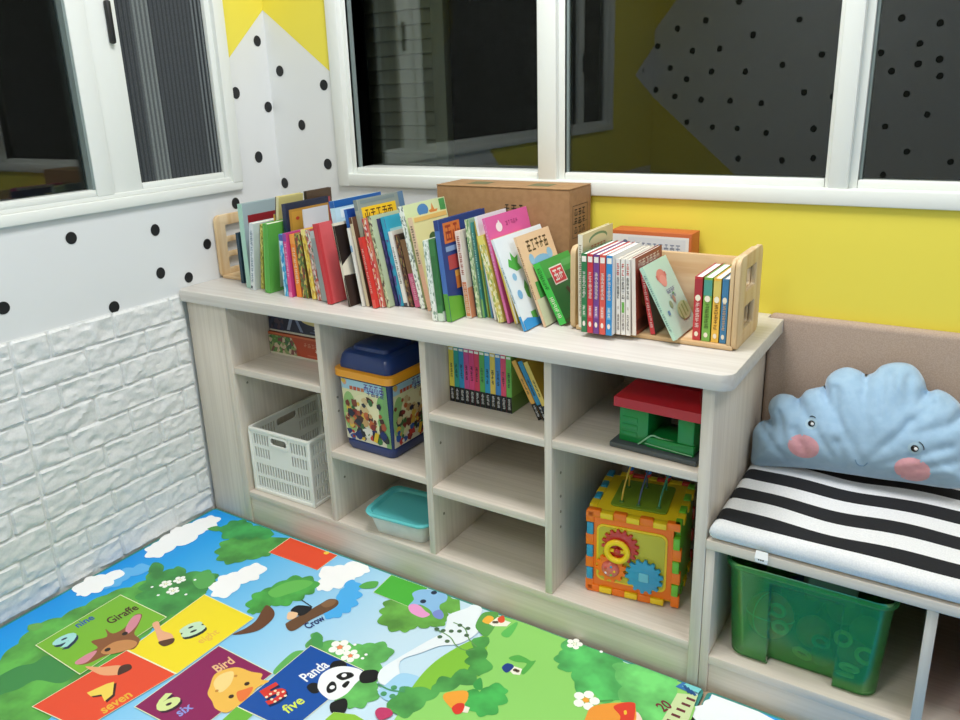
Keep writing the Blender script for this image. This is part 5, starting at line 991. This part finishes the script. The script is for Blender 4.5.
# stacked game boxes
def game_box(name, label, loc, w, d, h, side, items, rotz=0):
    t = thing(name, label, 'box', loc, rotz, 'game boxes on the top left shelf')
    mb = MB(); mb.box((0, 0, .0005), (w, d, h*.55), paint('#d9d4c6', .5), .001); mb.build('tray', t)
    mb = MB(); mb.box((-.0012, -.0012, h*.12), (w+.0012, d+.0012, h), paint(side, .4), .001)
    decor(mb, items, wallM((0, -.0013, h*.12), (1, 0, 0), (0, 0, 1), (0, -1, 0)), w, h*.88, .0002, 900+len(label))
    mb.build('lid', t, smooth=0)
game_box('board_game_box', 'red and green board game box, lower of the two stacked on the shelf', (.1865, .146, .5018), .312, .22, .071, '#a8452c', [('r', 0, 0, .36, .86, confetti(['#5a8a4a', '#8ca06a', '#c8b8a0', '#7a4a4a', '#3f6a4a'], 90)), ('p', 0, 0, 1, 1, '#b54a2e', [(.30, .9), (.42, 0), (1, 0), (1, .9)]), ('g', .46, .52, .98, .72, '#c98a6c', 11), ('g', .6, .28, .98, .46, '#f0e6dc', 9), ('r', .5, .1, .95, .16, '#c9684a'), ('r', 0, .9, 1, 1, '#c86a44')])
game_box('board_game_box', 'dark navy board game box on top of the red and green one', (.190, .150, .5735), .305, .21, .060, '#20243a', [('r', 0, .0, .2, 1, confetti(['#2a3048', '#4a3a44', '#1c2030'], 80)), ('p', 0, 0, 1, 1, '#8c94a8', [(.24, .1), (.28, .1), (.34, .9), (.30, .9)]), ('p', 0, 0, 1, 1, '#7a86a0', [(.36, .8), (.39, .85), (.46, .1), (.42, .1)]), ('e', .45, .55, .85, 1.0, '#c8b878'), ('r', .6, .3, .98, .36, '#8c98b0'), ('r', .55, .15, .9, .2, '#5a6480')])

# toy brick bucket
NAVY = paint('#143270', .3, .3); ORNG = paint('#f2a21e', .35, .3)
t = thing('toy_bucket', 'square toy bucket with picture sides, yellow rim and blue lid', 'toy bucket', (.6455, .126, .3172), R(-1.5))
def sq(a, b, z, r, n=5): return [(x, y, z) for x, y in rrect(-a, -b, a, b, r, n)]
A0, A1, B0_, B1_ = .083, .090, .083, .090
BODYZ = .213
mb = MB(); mb.loft([sq(.079, .079, .0006, .016), sq(.0845, .0845, .012, .018), sq(.0850, .0850, .028, .018)], NAVY); mb.build('base', t)
BLUEB = paint('#1d4a9a', .4)
mb = MB(); mb.loft([sq(.083, .083, .024, .014), sq(.090, .090, BODYZ, .016)], paint('#1b2f66', .4)); mb.build('body', t)
def bucket_label(ux, nz, nm, sd):
    g = random.Random(sd); mb = MB(); Wd, Hh = .156, .176
    nv = Vector(nz); tilt = .007/.181
    up = (nv*tilt + Vector((0, 0, 1))).normalized(); nn = Vector(ux).cross(up)
    base = nv*(.0832+.0006) + Vector((0, 0, .031))
    M = wallM(base - Vector(ux)*Wd/2, ux, up, nn)
    mb.quad([(0, 0, 0), (Wd, 0, 0), (Wd, Hh, 0), (0, Hh, 0)], paint('#e6e2b4', .4), M)
    it = [('r', 0, .84, 1, 1, '#a8cfe2'), ('e', -.02, .1, .3, .8, '#9ac07a'), ('e', .74, .2, 1.0, .84, '#7fb26a'), ('e', .2, .3, .8, .8, '#efe6bc'), ('r', 0, 0, 1, .14, '#d8d4c0'),
          ('e', .02, .9, .12, 1.0, '#e0a890'), ('e', .0, .93, .1, 1.0, '#d8b84a'), ('r', .9, 0, 1, 1, '#7aa86a')]
    for i in range(4): it.append(('r', .18+.085*i, .84, .25+.085*i, .90, ['#c8603a', '#b84a3a', '#c8603a', '#d07a4a'][i]))
    it += [('g', .5, .87, .95, .98, '#5a3a9a', 4), ('g', .55, .80, .95, .875, '#3a3a8a', 4)]
    for i in range(105):
        u, v = g.uniform(.05, .9), g.uniform(.05, .74); s = g.uniform(.032, .072)
        if v > .55 and g.random() < .6: continue
        c = g.choice(['#7a3a28', '#a8502e', '#c86a3a', '#4a2a24', '#2a2a3a', '#c8a06a', '#8c2f2a', '#d8c08c', '#3f6a3a', '#e0b84a'] if v > .25 else ['#c83a32', '#2a5aa8', '#e0b83a', '#3a7a3a', '#1c2a6a', '#e8e4d8', '#8c2f2a', '#2a2a30'])
        nn_ = g.randint(5, 8); it.append(('p', 0, 0, 1, 1, c, [(min(1, max(0, u+s*1.3*g.uniform(.55, 1.2)*math.cos(2*PI*k/nn_))), max(0, v+s*1.2*g.uniform(.55, 1.2)*math.sin(2*PI*k/nn_))) for k in range(nn_)]))
    it.append(('p', 0, 0, 1, 1, '#e8c02e', [(.62, .06), (.7, .04), (.76, .2), (.68, .22)]))
    decor2 = it
    for q, e in enumerate(decor2): decor(mb, [e], M, Wd, Hh, .00002*(q+1), 70+q+sd)
    mb.build(nm, t, smooth=0)
bucket_label((1, 0, 0), (0, -1, 0), 'picture_label', 3)
bucket_label((0, 1, 0), (1, 0, 0), 'picture_label', 8)
mb = MB(); mb.loft([sq(.092, .092, BODYZ-.002, .018), sq(.101, .101, BODYZ+.002, .024), sq(.1015, .1015, BODYZ+.012, .026), sq(.101, .101, BODYZ+.021, .024), sq(.094, .094, BODYZ+.024, .02)], ORNG); mb.build('rim', t)
mb = MB(); mb.loft([sq(.089, .089, BODYZ+.0235, .02), sq(.089, .089, BODYZ+.035, .02), sq(.085, .085, BODYZ+.056, .022), sq(.080, .080, BODYZ+.065, .024), sq(.070, .070, BODYZ+.070, .02)], NAVY)
mb.loft([sq(.062, .062, BODYZ+.0695, .02), sq(.060, .060, BODYZ+.079, .02), sq(.052, .052, BODYZ+.084, .018)], NAVY); mb.build('lid', t)

# lidded container
AQ = paint('#62c8cc', .22, .3)
BOXP = noisy('milky_plastic', '#d3d8d2', '#cbd1cb', 30, rough=.4, bump=.0)
t = thing('food_container', 'small white container with a translucent aqua lid in the low cubby', 'container', (.738, .082, .1016), R(5))
mb = MB(); mb.loft([sq(.078, .062, .0005, .018), sq(.090, .073, .050, .020), sq(.0905, .0735, .054, .02)], BOXP); mb.build('tub', t)
def lidring(a, b, z, r):
    out = []
    for x, y, zz in sq(a, b, z, r, 8):
        k = abs(x)/a; out.append((x, y, zz - .006*math.cos(min(1, k)*PI)*(1 if abs(y) > b*.6 else 0)))
    return out
mb = MB(); mb.loft([lidring(.101, .083, .052, .03), lidring(.104, .086, .058, .032), lidring(.101, .083, .0625, .03), lidring(.092, .074, .060, .026), sq(.084, .066, .053, .022, 8)], AQ); 
for s in (-1, 1):
    mb.box((s*.100-.008, -.02, .054), (s*.100+.008, .02, .066), AQ, .003)
mb.build('lid', t)

# toy house
RED = paint('#b8131c', .3, .2); GRN = paint('#11863c', .35, .2); GREY = paint('#4c5458', .5)
t = thing('toy_house', 'green toy house with a red roof on a grey base', 'toy house', (1.4320, .126, .4988), R(-3))
MB().box((-.096, -.098, .0005), (.096, .060, .0125), GREY, .003).build('base', t)
mb = MB(); mb.box((-.082, -.080, .0125), (-.016, .052, .0938), GRN, .003)
for k in range(3): mb.box((-.075, -.0815, .025+.017*k), (-.04, -.0795, .037+.017*k), GRN, .001)
mb.build('wall_block', t)
mb = MB(); mb.box((.047, -.080, .0125), (.082, .052, .0938), GRN, .003); mb.build('wall_block', t)
mb = MB(); mb.box((-.018, -.084, .0125), (.084, -.070, .036), GRN, .002); mb.box((-.018, -.071, .012), (.05, .0, .034), GRN, .002)
mb.build('low_wall', t)
PG = paint('#8fc49a', .4)
mb = MB(); mb.tube(smooth_loop([(-.035, -.086, .016), (-.030, -.086, .020), (-.012, -.084, .037), (-.004, -.08, .040), (.01, -.078, .036), (.045, -.076, .034)], 4, False), .0018, PG, 8); mb.tube([(-.02, -.0855, .021), (.082, -.0855, .016)], .0012, PG, 6); mb.build('hand_rail', t)
mb = MB()
mb.loft([[(-.090, -.092, .094), (.098, -.092, .094), (.098, .060, .094), (-.090, .060, .094)], [(-.090, -.092, .115), (.098, -.092, .115), (.098, .060, .115), (-.090, .060, .115)], [(-.070, -.03, .136), (.070, -.03, .136), (.070, .02, .136), (-.070, .02, .136)]], RED)
mb.build('roof', t, smooth=15)

# activity cube
OR = paint('#fb7c10', .35, .1); YL = paint('#f8d31c', .35, .1); BL = paint('#2a9ac8', .3, .3); GR_ = paint('#6cc02e', .3, .3); RD = paint('#c83028', .3, .3); OLV = paint('#c9c02a', .35, .2)
t = thing('activity_cube', 'colourful activity cube with gears on its orange front and bead wires on top', 'activity cube', (1.358, .178, .1016), R(9))
S = .104; TH = .014
def face_panel(name, mat, M, tabs, inset=True):
    """M maps u,v in [-S,S] and n outward; tabs: per edge which of the 7 blocks belong to this panel"""
    mb = MB(); e = S-TH
    mb.box((-e, -e, S-TH), (e, e, S-.001), mat, .002, M)
    b = 2*S/7
    for edge, ks in tabs.items():
        for k in ks:
            a0, a1 = -S+b*k, -S+b*(k+1)
            ext = .004
            if edge == 't': lo, hi = (a0, e-.001, S-TH), (a1, S+ext, S+.001)
            if edge == 'b': lo, hi = (a0, -S-ext, S-TH), (a1, -e+.001, S+.001)
            if edge == 'l': lo, hi = (-S-ext, a0, S-TH), (-e+.001, a1, S+.001)
            if edge == 'r': lo, hi = (e-.001, a0, S-TH), (S+ext, a1, S+.001)
            mb.box(lo, hi, mat, .0022, M)
    return mb.build(name, t)
CZ = S + .0052
c0 = (0, 0, CZ)
Mfr = wallM(c0, (1, 0, 0), (0, 0, 1), (0, -1, 0)); Mtp = wallM(c0, (1, 0, 0), (0, 1, 0), (0, 0, 1)); Mlf = wallM(c0, (0, -1, 0), (0, 0, 1), (-1, 0, 0)); Mrt = wallM(c0, (0, 1, 0), (0, 0, 1), (1, 0, 0)); Mbt = wallM(c0, (1, 0, 0), (0, -1, 0), (0, 0, -1)); Mbk = wallM(c0, (-1, 0, 0), (0, 0, 1), (0, 1, 0))
face_panel('front_panel', OR, Mfr, {'t': (0, 2, 4, 6), 'l': (0, 2, 4, 6), 'r': (0, 2, 4), 'b': (0, 2, 4)})
face_panel('top_panel', YL, Mtp, {'b': (1, 3, 5), 'r': (1, 3, 5), 't': (1, 3, 5), 'l': (1, 3, 5)})
face_panel('left_panel', BL, Mlf, {'r': (1, 3, 5), 't': (0, 2, 4), 'l': (1, 3, 5), 'b': (0, 2, 4)})
face_panel('right_panel', GR_, Mrt, {'l': (1, 3, 5), 't': (0, 2, 4, 6), 'b': (2, 4, 6)})
face_panel('bottom_panel', YL, Mbt, {'t': (1, 3, 5), 'l': (1, 3), 'r': (1, 3)})
face_panel('rear_panel', RD, Mbk, {'t': (0, 2, 4), 'l': (0, 2, 4), 'r': (0, 2, 4)})
mb = MB(); me = plate([rrect(-.082, -.072, .078, .076, .016)], .003, .001); mb.mesh(me, YL, Mfr @ Matrix.Translation((0, 0, S+.0005)))
mb.mesh(plate([rrect(-.077, -.067, .073, .071, .013)], .002, .0006), OLV, Mfr @ Matrix.Translation((0, 0, S+.0025))); mb.build('gear_board', t)
def gear(name, c, r, n, mat, z0=S+.0035, th=.006):
    pts = []
    for k in range(n):
        for f, q in ((0, .82), (.2, 1), (.5, 1), (.7, .82)):
            a = 2*PI*(k+f)/n; pts.append((c[0]+r*q*math.cos(a), c[1]+r*q*math.sin(a)))
    return MB().mesh(plate([pts], th, .0008), mat, Mfr @ Matrix.Translation((0, 0, z0+th/2))), z0+th
g, z = gear('gear', (-.026, .030), .043, 16, RD); g.build('gear', t)['label'] = 'red gear'
mb = MB(); ring = [(-.031+.0235*math.cos(2*PI*k/24), .020+.0235*math.sin(2*PI*k/24), z+.006) for k in range(24)]
mb.tube(ring, .0068, YL, 10, Mfr, closed=True); mb.box((-.053, .0155, z+.001), (-.009, .0245, z+.005), YL, .002, Mfr); mb.ball((-.031, .020, z+.005), (.008, .008, .004), RD, Mfr); mb.build('steering_ring', t)
g, z = gear('gear', (-.046, -.030), .036, 12, OR, th=.008); g.build('gear', t)['label'] = 'orange gear'
mb = MB(); mb.ball((-.046, -.030, z), (.021, .021, .011), paint('#d8685a', .12, .6), Mfr)
for k in range(5): mb.ball((-.046+.011*math.cos(k*1.26), -.030+.011*math.sin(k*1.26), z+.009), .003, [YL, BL, RD, WHITE, GR_][k], Mfr, 8, 6)
mb.build('rattle_dome', t)
g, z = gear('gear', (.030, -.035), .043, 14, BL, z0=S+.0045, th=.008); 
me = plate([rrect(.019, -.046, .041, -.024, .003)], .003, .0008); g.mesh(me, paint('#6fc0d8', .3), Mfr @ Matrix.Translation((0, 0, z+.001))); g.build('gear', t)['label'] = 'blue gear'
# bead wires
mb = MB(); mb.mesh(plate([rrect(-.062, -.066, .066, .066, .01)], .004, .001), paint('#7c9a2a', .35), Mtp @ Matrix.Translation((0, 0, S+.0015))); mb.build('wire_board', t)
for x, c, hgt, y0, y1 in ((-.040, '#d8b44a', .078, -.045, .03), (.000, '#4a5a7a', .070, -.05, .04), (.045, '#3f8f7a', .066, -.045, .045)):
    P = [Vector((x + .012*math.sin(PI*k/12), y0+(y1-y0)*k/12, S+.003+hgt*math.sin(PI*k/12)**.7)) for k in range(13)]
    mb = MB(); mb.tube(P, .0022, paint(c, .3), 8, Mtp)
    for p in (P[0], P[-1]): mb.ball(p, (.006, .006, .004), paint('#4a7a3a', .35), Mtp, 10, 6)
    w_ = mb.build('bead_wire', t)
    mb = MB()
    for k in (9, 10): mb.ball(P[k], .0075, paint(['#2a6ab8', '#c83a2e', '#e0b02e'][k % 3], .25), Mtp, 12, 8)
    mb.build('bead', w_)

# ------------------------------------------------------------------ under the bench
GP = clear('green_plastic', '#e2fadc', '#3ecc50', .21, rough=.2)
t = thing('storage_tub', 'translucent green plastic tub full of toys under the bench', 'tub', (1.7475, .186, .084))
def tub_ring(a, b, z, r=.03, dent=.022, wd=.064):
    """rounded rectangle with the middle of the front pushed in"""
    P = rrect(-a, -b, a, b, r, 5); out = []
    for x, y in P: out.append((x, y, z))
    # corners come in order: +x+y, -x+y, -x-y, +x-y ; the front run lies between the last two
    i = 18
    k = a/.140
    front = [(-wd*k, -b, z), (-wd*k, -b+dent, z), (wd*k, -b+dent, z), (wd*k, -b, z)]
    return out[:i] + front + out[i:]
def shell(r0, r1): return r0
mb = MB()
lv = [(.134, .150, .0006), (.139, .155, .006), (.1485, .163, 0.183)]
rings = [tub_ring(a, b, z) for a, b, z in lv]
top = [[(p[0]*1.0, p[1], 0.201) for p in tub_ring(.1495, .164, 0.201, dent=.0)], [(p[0], p[1], 0.216) for p in tub_ring(.151, .165, 0.216, dent=0)]]
inner = [tub_ring(.1485, .1625, 0.216, dent=0), tub_ring(.1470, .1615, 0.201, dent=0), tub_ring(.1460, .1605, 0.183), tub_ring(.1365, .1525, .008), tub_ring(.131, .147, .003)]
mb.loft(rings + top + inner, GP)
mb.build('tub_body', t, smooth=25)
mb = MB(); mb.mesh(plate([rrect(-.1575, -.1715, .1575, .1715, .035, 5), rrect(-.1515, -.1655, .1515, .1655, .03, 5)], .012, .002), GP, Matrix.Translation((0, 0, .2195)))
mb.build('rim', t)
GT2 = 'toys inside the green tub'
def toy_ball(label, c, r, col, seam=None):
    mb = MB(); mb.ball((0, 0, 0), r, paint(col, .5), None, 24, 16)
    if seam:
        rr = r if not isinstance(r, tuple) else r[0]
        for ax in ((0, .35, 1), (1, -.6, .3)):
            a = Vector(ax).normalized(); u = a.orthogonal().normalized(); w = a.cross(u)
            mb.tube([(u*math.cos(2*PI*k/32)+w*math.sin(2*PI*k/32))*rr for k in range(32)], .0014, paint(seam, .5), 6, closed=True)
    o = mb.build('toy_ball', smooth=60, loc=c); tag(o, label, 'ball', GT2)
toy_ball('large orange ball with a pale seam at the left of the green tub', (1.668, .130, .1362), .048, '#ff9440', '#f4e8c8')
toy_ball('dull red toy ball at the middle of the green tub', (1.7545, .137, .1225), .034, '#c86a4a')
toy_ball('brown toy ball low at the right of the green tub', (1.834, .113, .1165), .029, '#b8583a')
toy_ball('blue toy ball low near the middle of the green tub', (1.781, .088, .1085), .021, '#2a5a8c')
toy_ball('dark blue toy ball at the rear of the green tub', (1.712, .24, .1325), .045, '#2a4a8c')
toy_ball('dull green toy ball at the right rear of the green tub', (1.850, .190, .1220), .034, '#8aa06a')
toy_ball('grey toy ball behind the red one in the green tub', (1.796, .252, .1225), .035, '#8a8c8c')
mb = MB(); mb.box((-.05, -.025, 0), (.05, .025, .06), paint('#7a8a8c', .5), .006); tag(mb.build('toy_block', loc=(1.77, .19, .1785), rot=(0, R(4), .3)), 'grey toy block lying on the balls in the green tub', 'toy block', GT2)
def toy_ring(label, x, y, z, ry, rx, col='#c9d89a', r=.0135):
    mb = MB(); mb.tube([(r*math.cos(2*PI*k/24), 0, r*math.sin(2*PI*k/24)) for k in range(24)], .0042, paint(col, .4), 8, closed=True)
    tag(mb.build('toy_ring', smooth=60, loc=(x, y, z), rot=(rx, ry, 0)), label, 'toy ring', GT2)
toy_ring('pale toy ring at the upper left of the tub front recess', 1.692, .068, .196, 0, .1)
toy_ring('bright pale toy ring below another at the left of the recess', 1.700, .068, .158, 0, .1, '#e0e8b8')
toy_ring('pale toy ring high at the right part of the green tub', 1.8165, .078, .170, 0, -.2)
toy_ring('largest pale toy ring near the right edge of the green tub', 1.859, .075, .148, 0, 0, '#d0dca0', .016)
toy_ring('tilted bright toy ring in the right part of the green tub', 1.8345, .060, .1205, 0, .6, '#e4ecc0', .015)
toy_ring('pale toy ring half sunk in the middle of the green tub', 1.746, .074, .108, .3, .5, '#b8c890', .0155)
toy_ring('bluish toy ring in the middle of the green tub', 1.778, .073, .150, 0, .2, '#6a9ab0')
toy_ring('lowest pale toy ring at the right of the green tub', 1.828, .066, .0985, 0, 1.0, '#dce6b0')
PK = paint('#c0525e', .45)
t = thing('pink_box', 'pink storage box under the bench right of the low divider', 'box', (2.15, .2, .084))
mb = MB(); mb.loft([sq(.125, .13, .0006, .015), sq(.140, .145, .20, .018)], PK); mb.build('box', t)
mb = MB(); mb.mesh(plate([rrect(-.147, -.152, .147, .152, .02)], .016, .003), PK, Matrix.Translation((0, 0, .209))); mb.build('lid', t)

# ------------------------------------------------------------------ light and camera
def area(name, loc, sx, sy, watts, col=(1, .985, .975)):
    l = bpy.data.lights.new(name, 'AREA'); l.shape = 'RECTANGLE'; l.size = sx; l.size_y = sy; l.energy = watts; l.color = col
    o = bpy.data.objects.new(name, l); COL.objects.link(o); o.location = loc
    return o
area('ceiling_panel_light', (1.15, -.28, HT-.02), .6, .6, 26)
area('ceiling_panel_light', (1.15, -2.1, HT-.02), .6, .6, 17)
area('ceiling_panel_light', (2.7, -.5, HT-.02), .6, .6, 16)
w = bpy.data.worlds.new('night'); scene.world = w; w.use_nodes = True
w.node_tree.nodes['Background'].inputs[0].default_value = (.0055, .0055, .0048, 1)
cam = bpy.data.cameras.new('camera'); co = bpy.data.objects.new('camera', cam); COL.objects.link(co)
cam.sensor_width = 36; cam.lens = 792.5376*36/960; cam.shift_x = 23.4435/960; cam.shift_y = -25.7733/960; cam.clip_start = .02
rows = ((0.8341533158804623, 0.5501466886068354, -0.03907514069793544), (-0.131934205237293, 0.26783088123989934, 0.9543898493501819), (0.53551994462768, -0.7909521098455916, 0.2959951838067197))
Mc = Matrix.Identity(4)
for i in range(3):
    for j in range(3): Mc[j][i] = rows[i][j]
Mc.translation = (1.939760127, -1.43384487, 1.247625928)
co.matrix_world = Mc
scene.camera = co
vs = scene.view_settings
vs.view_transform = 'Standard'; vs.look = 'None'; vs.exposure = .27; vs.gamma = 1; vs.use_curve_mapping = False
scene.cycles.use_denoising = True
scene.cycles.max_bounces = 10; scene.cycles.transparent_max_bounces = 24; scene.cycles.diffuse_bounces = 5
scene.cycles.sample_clamp_indirect = 6
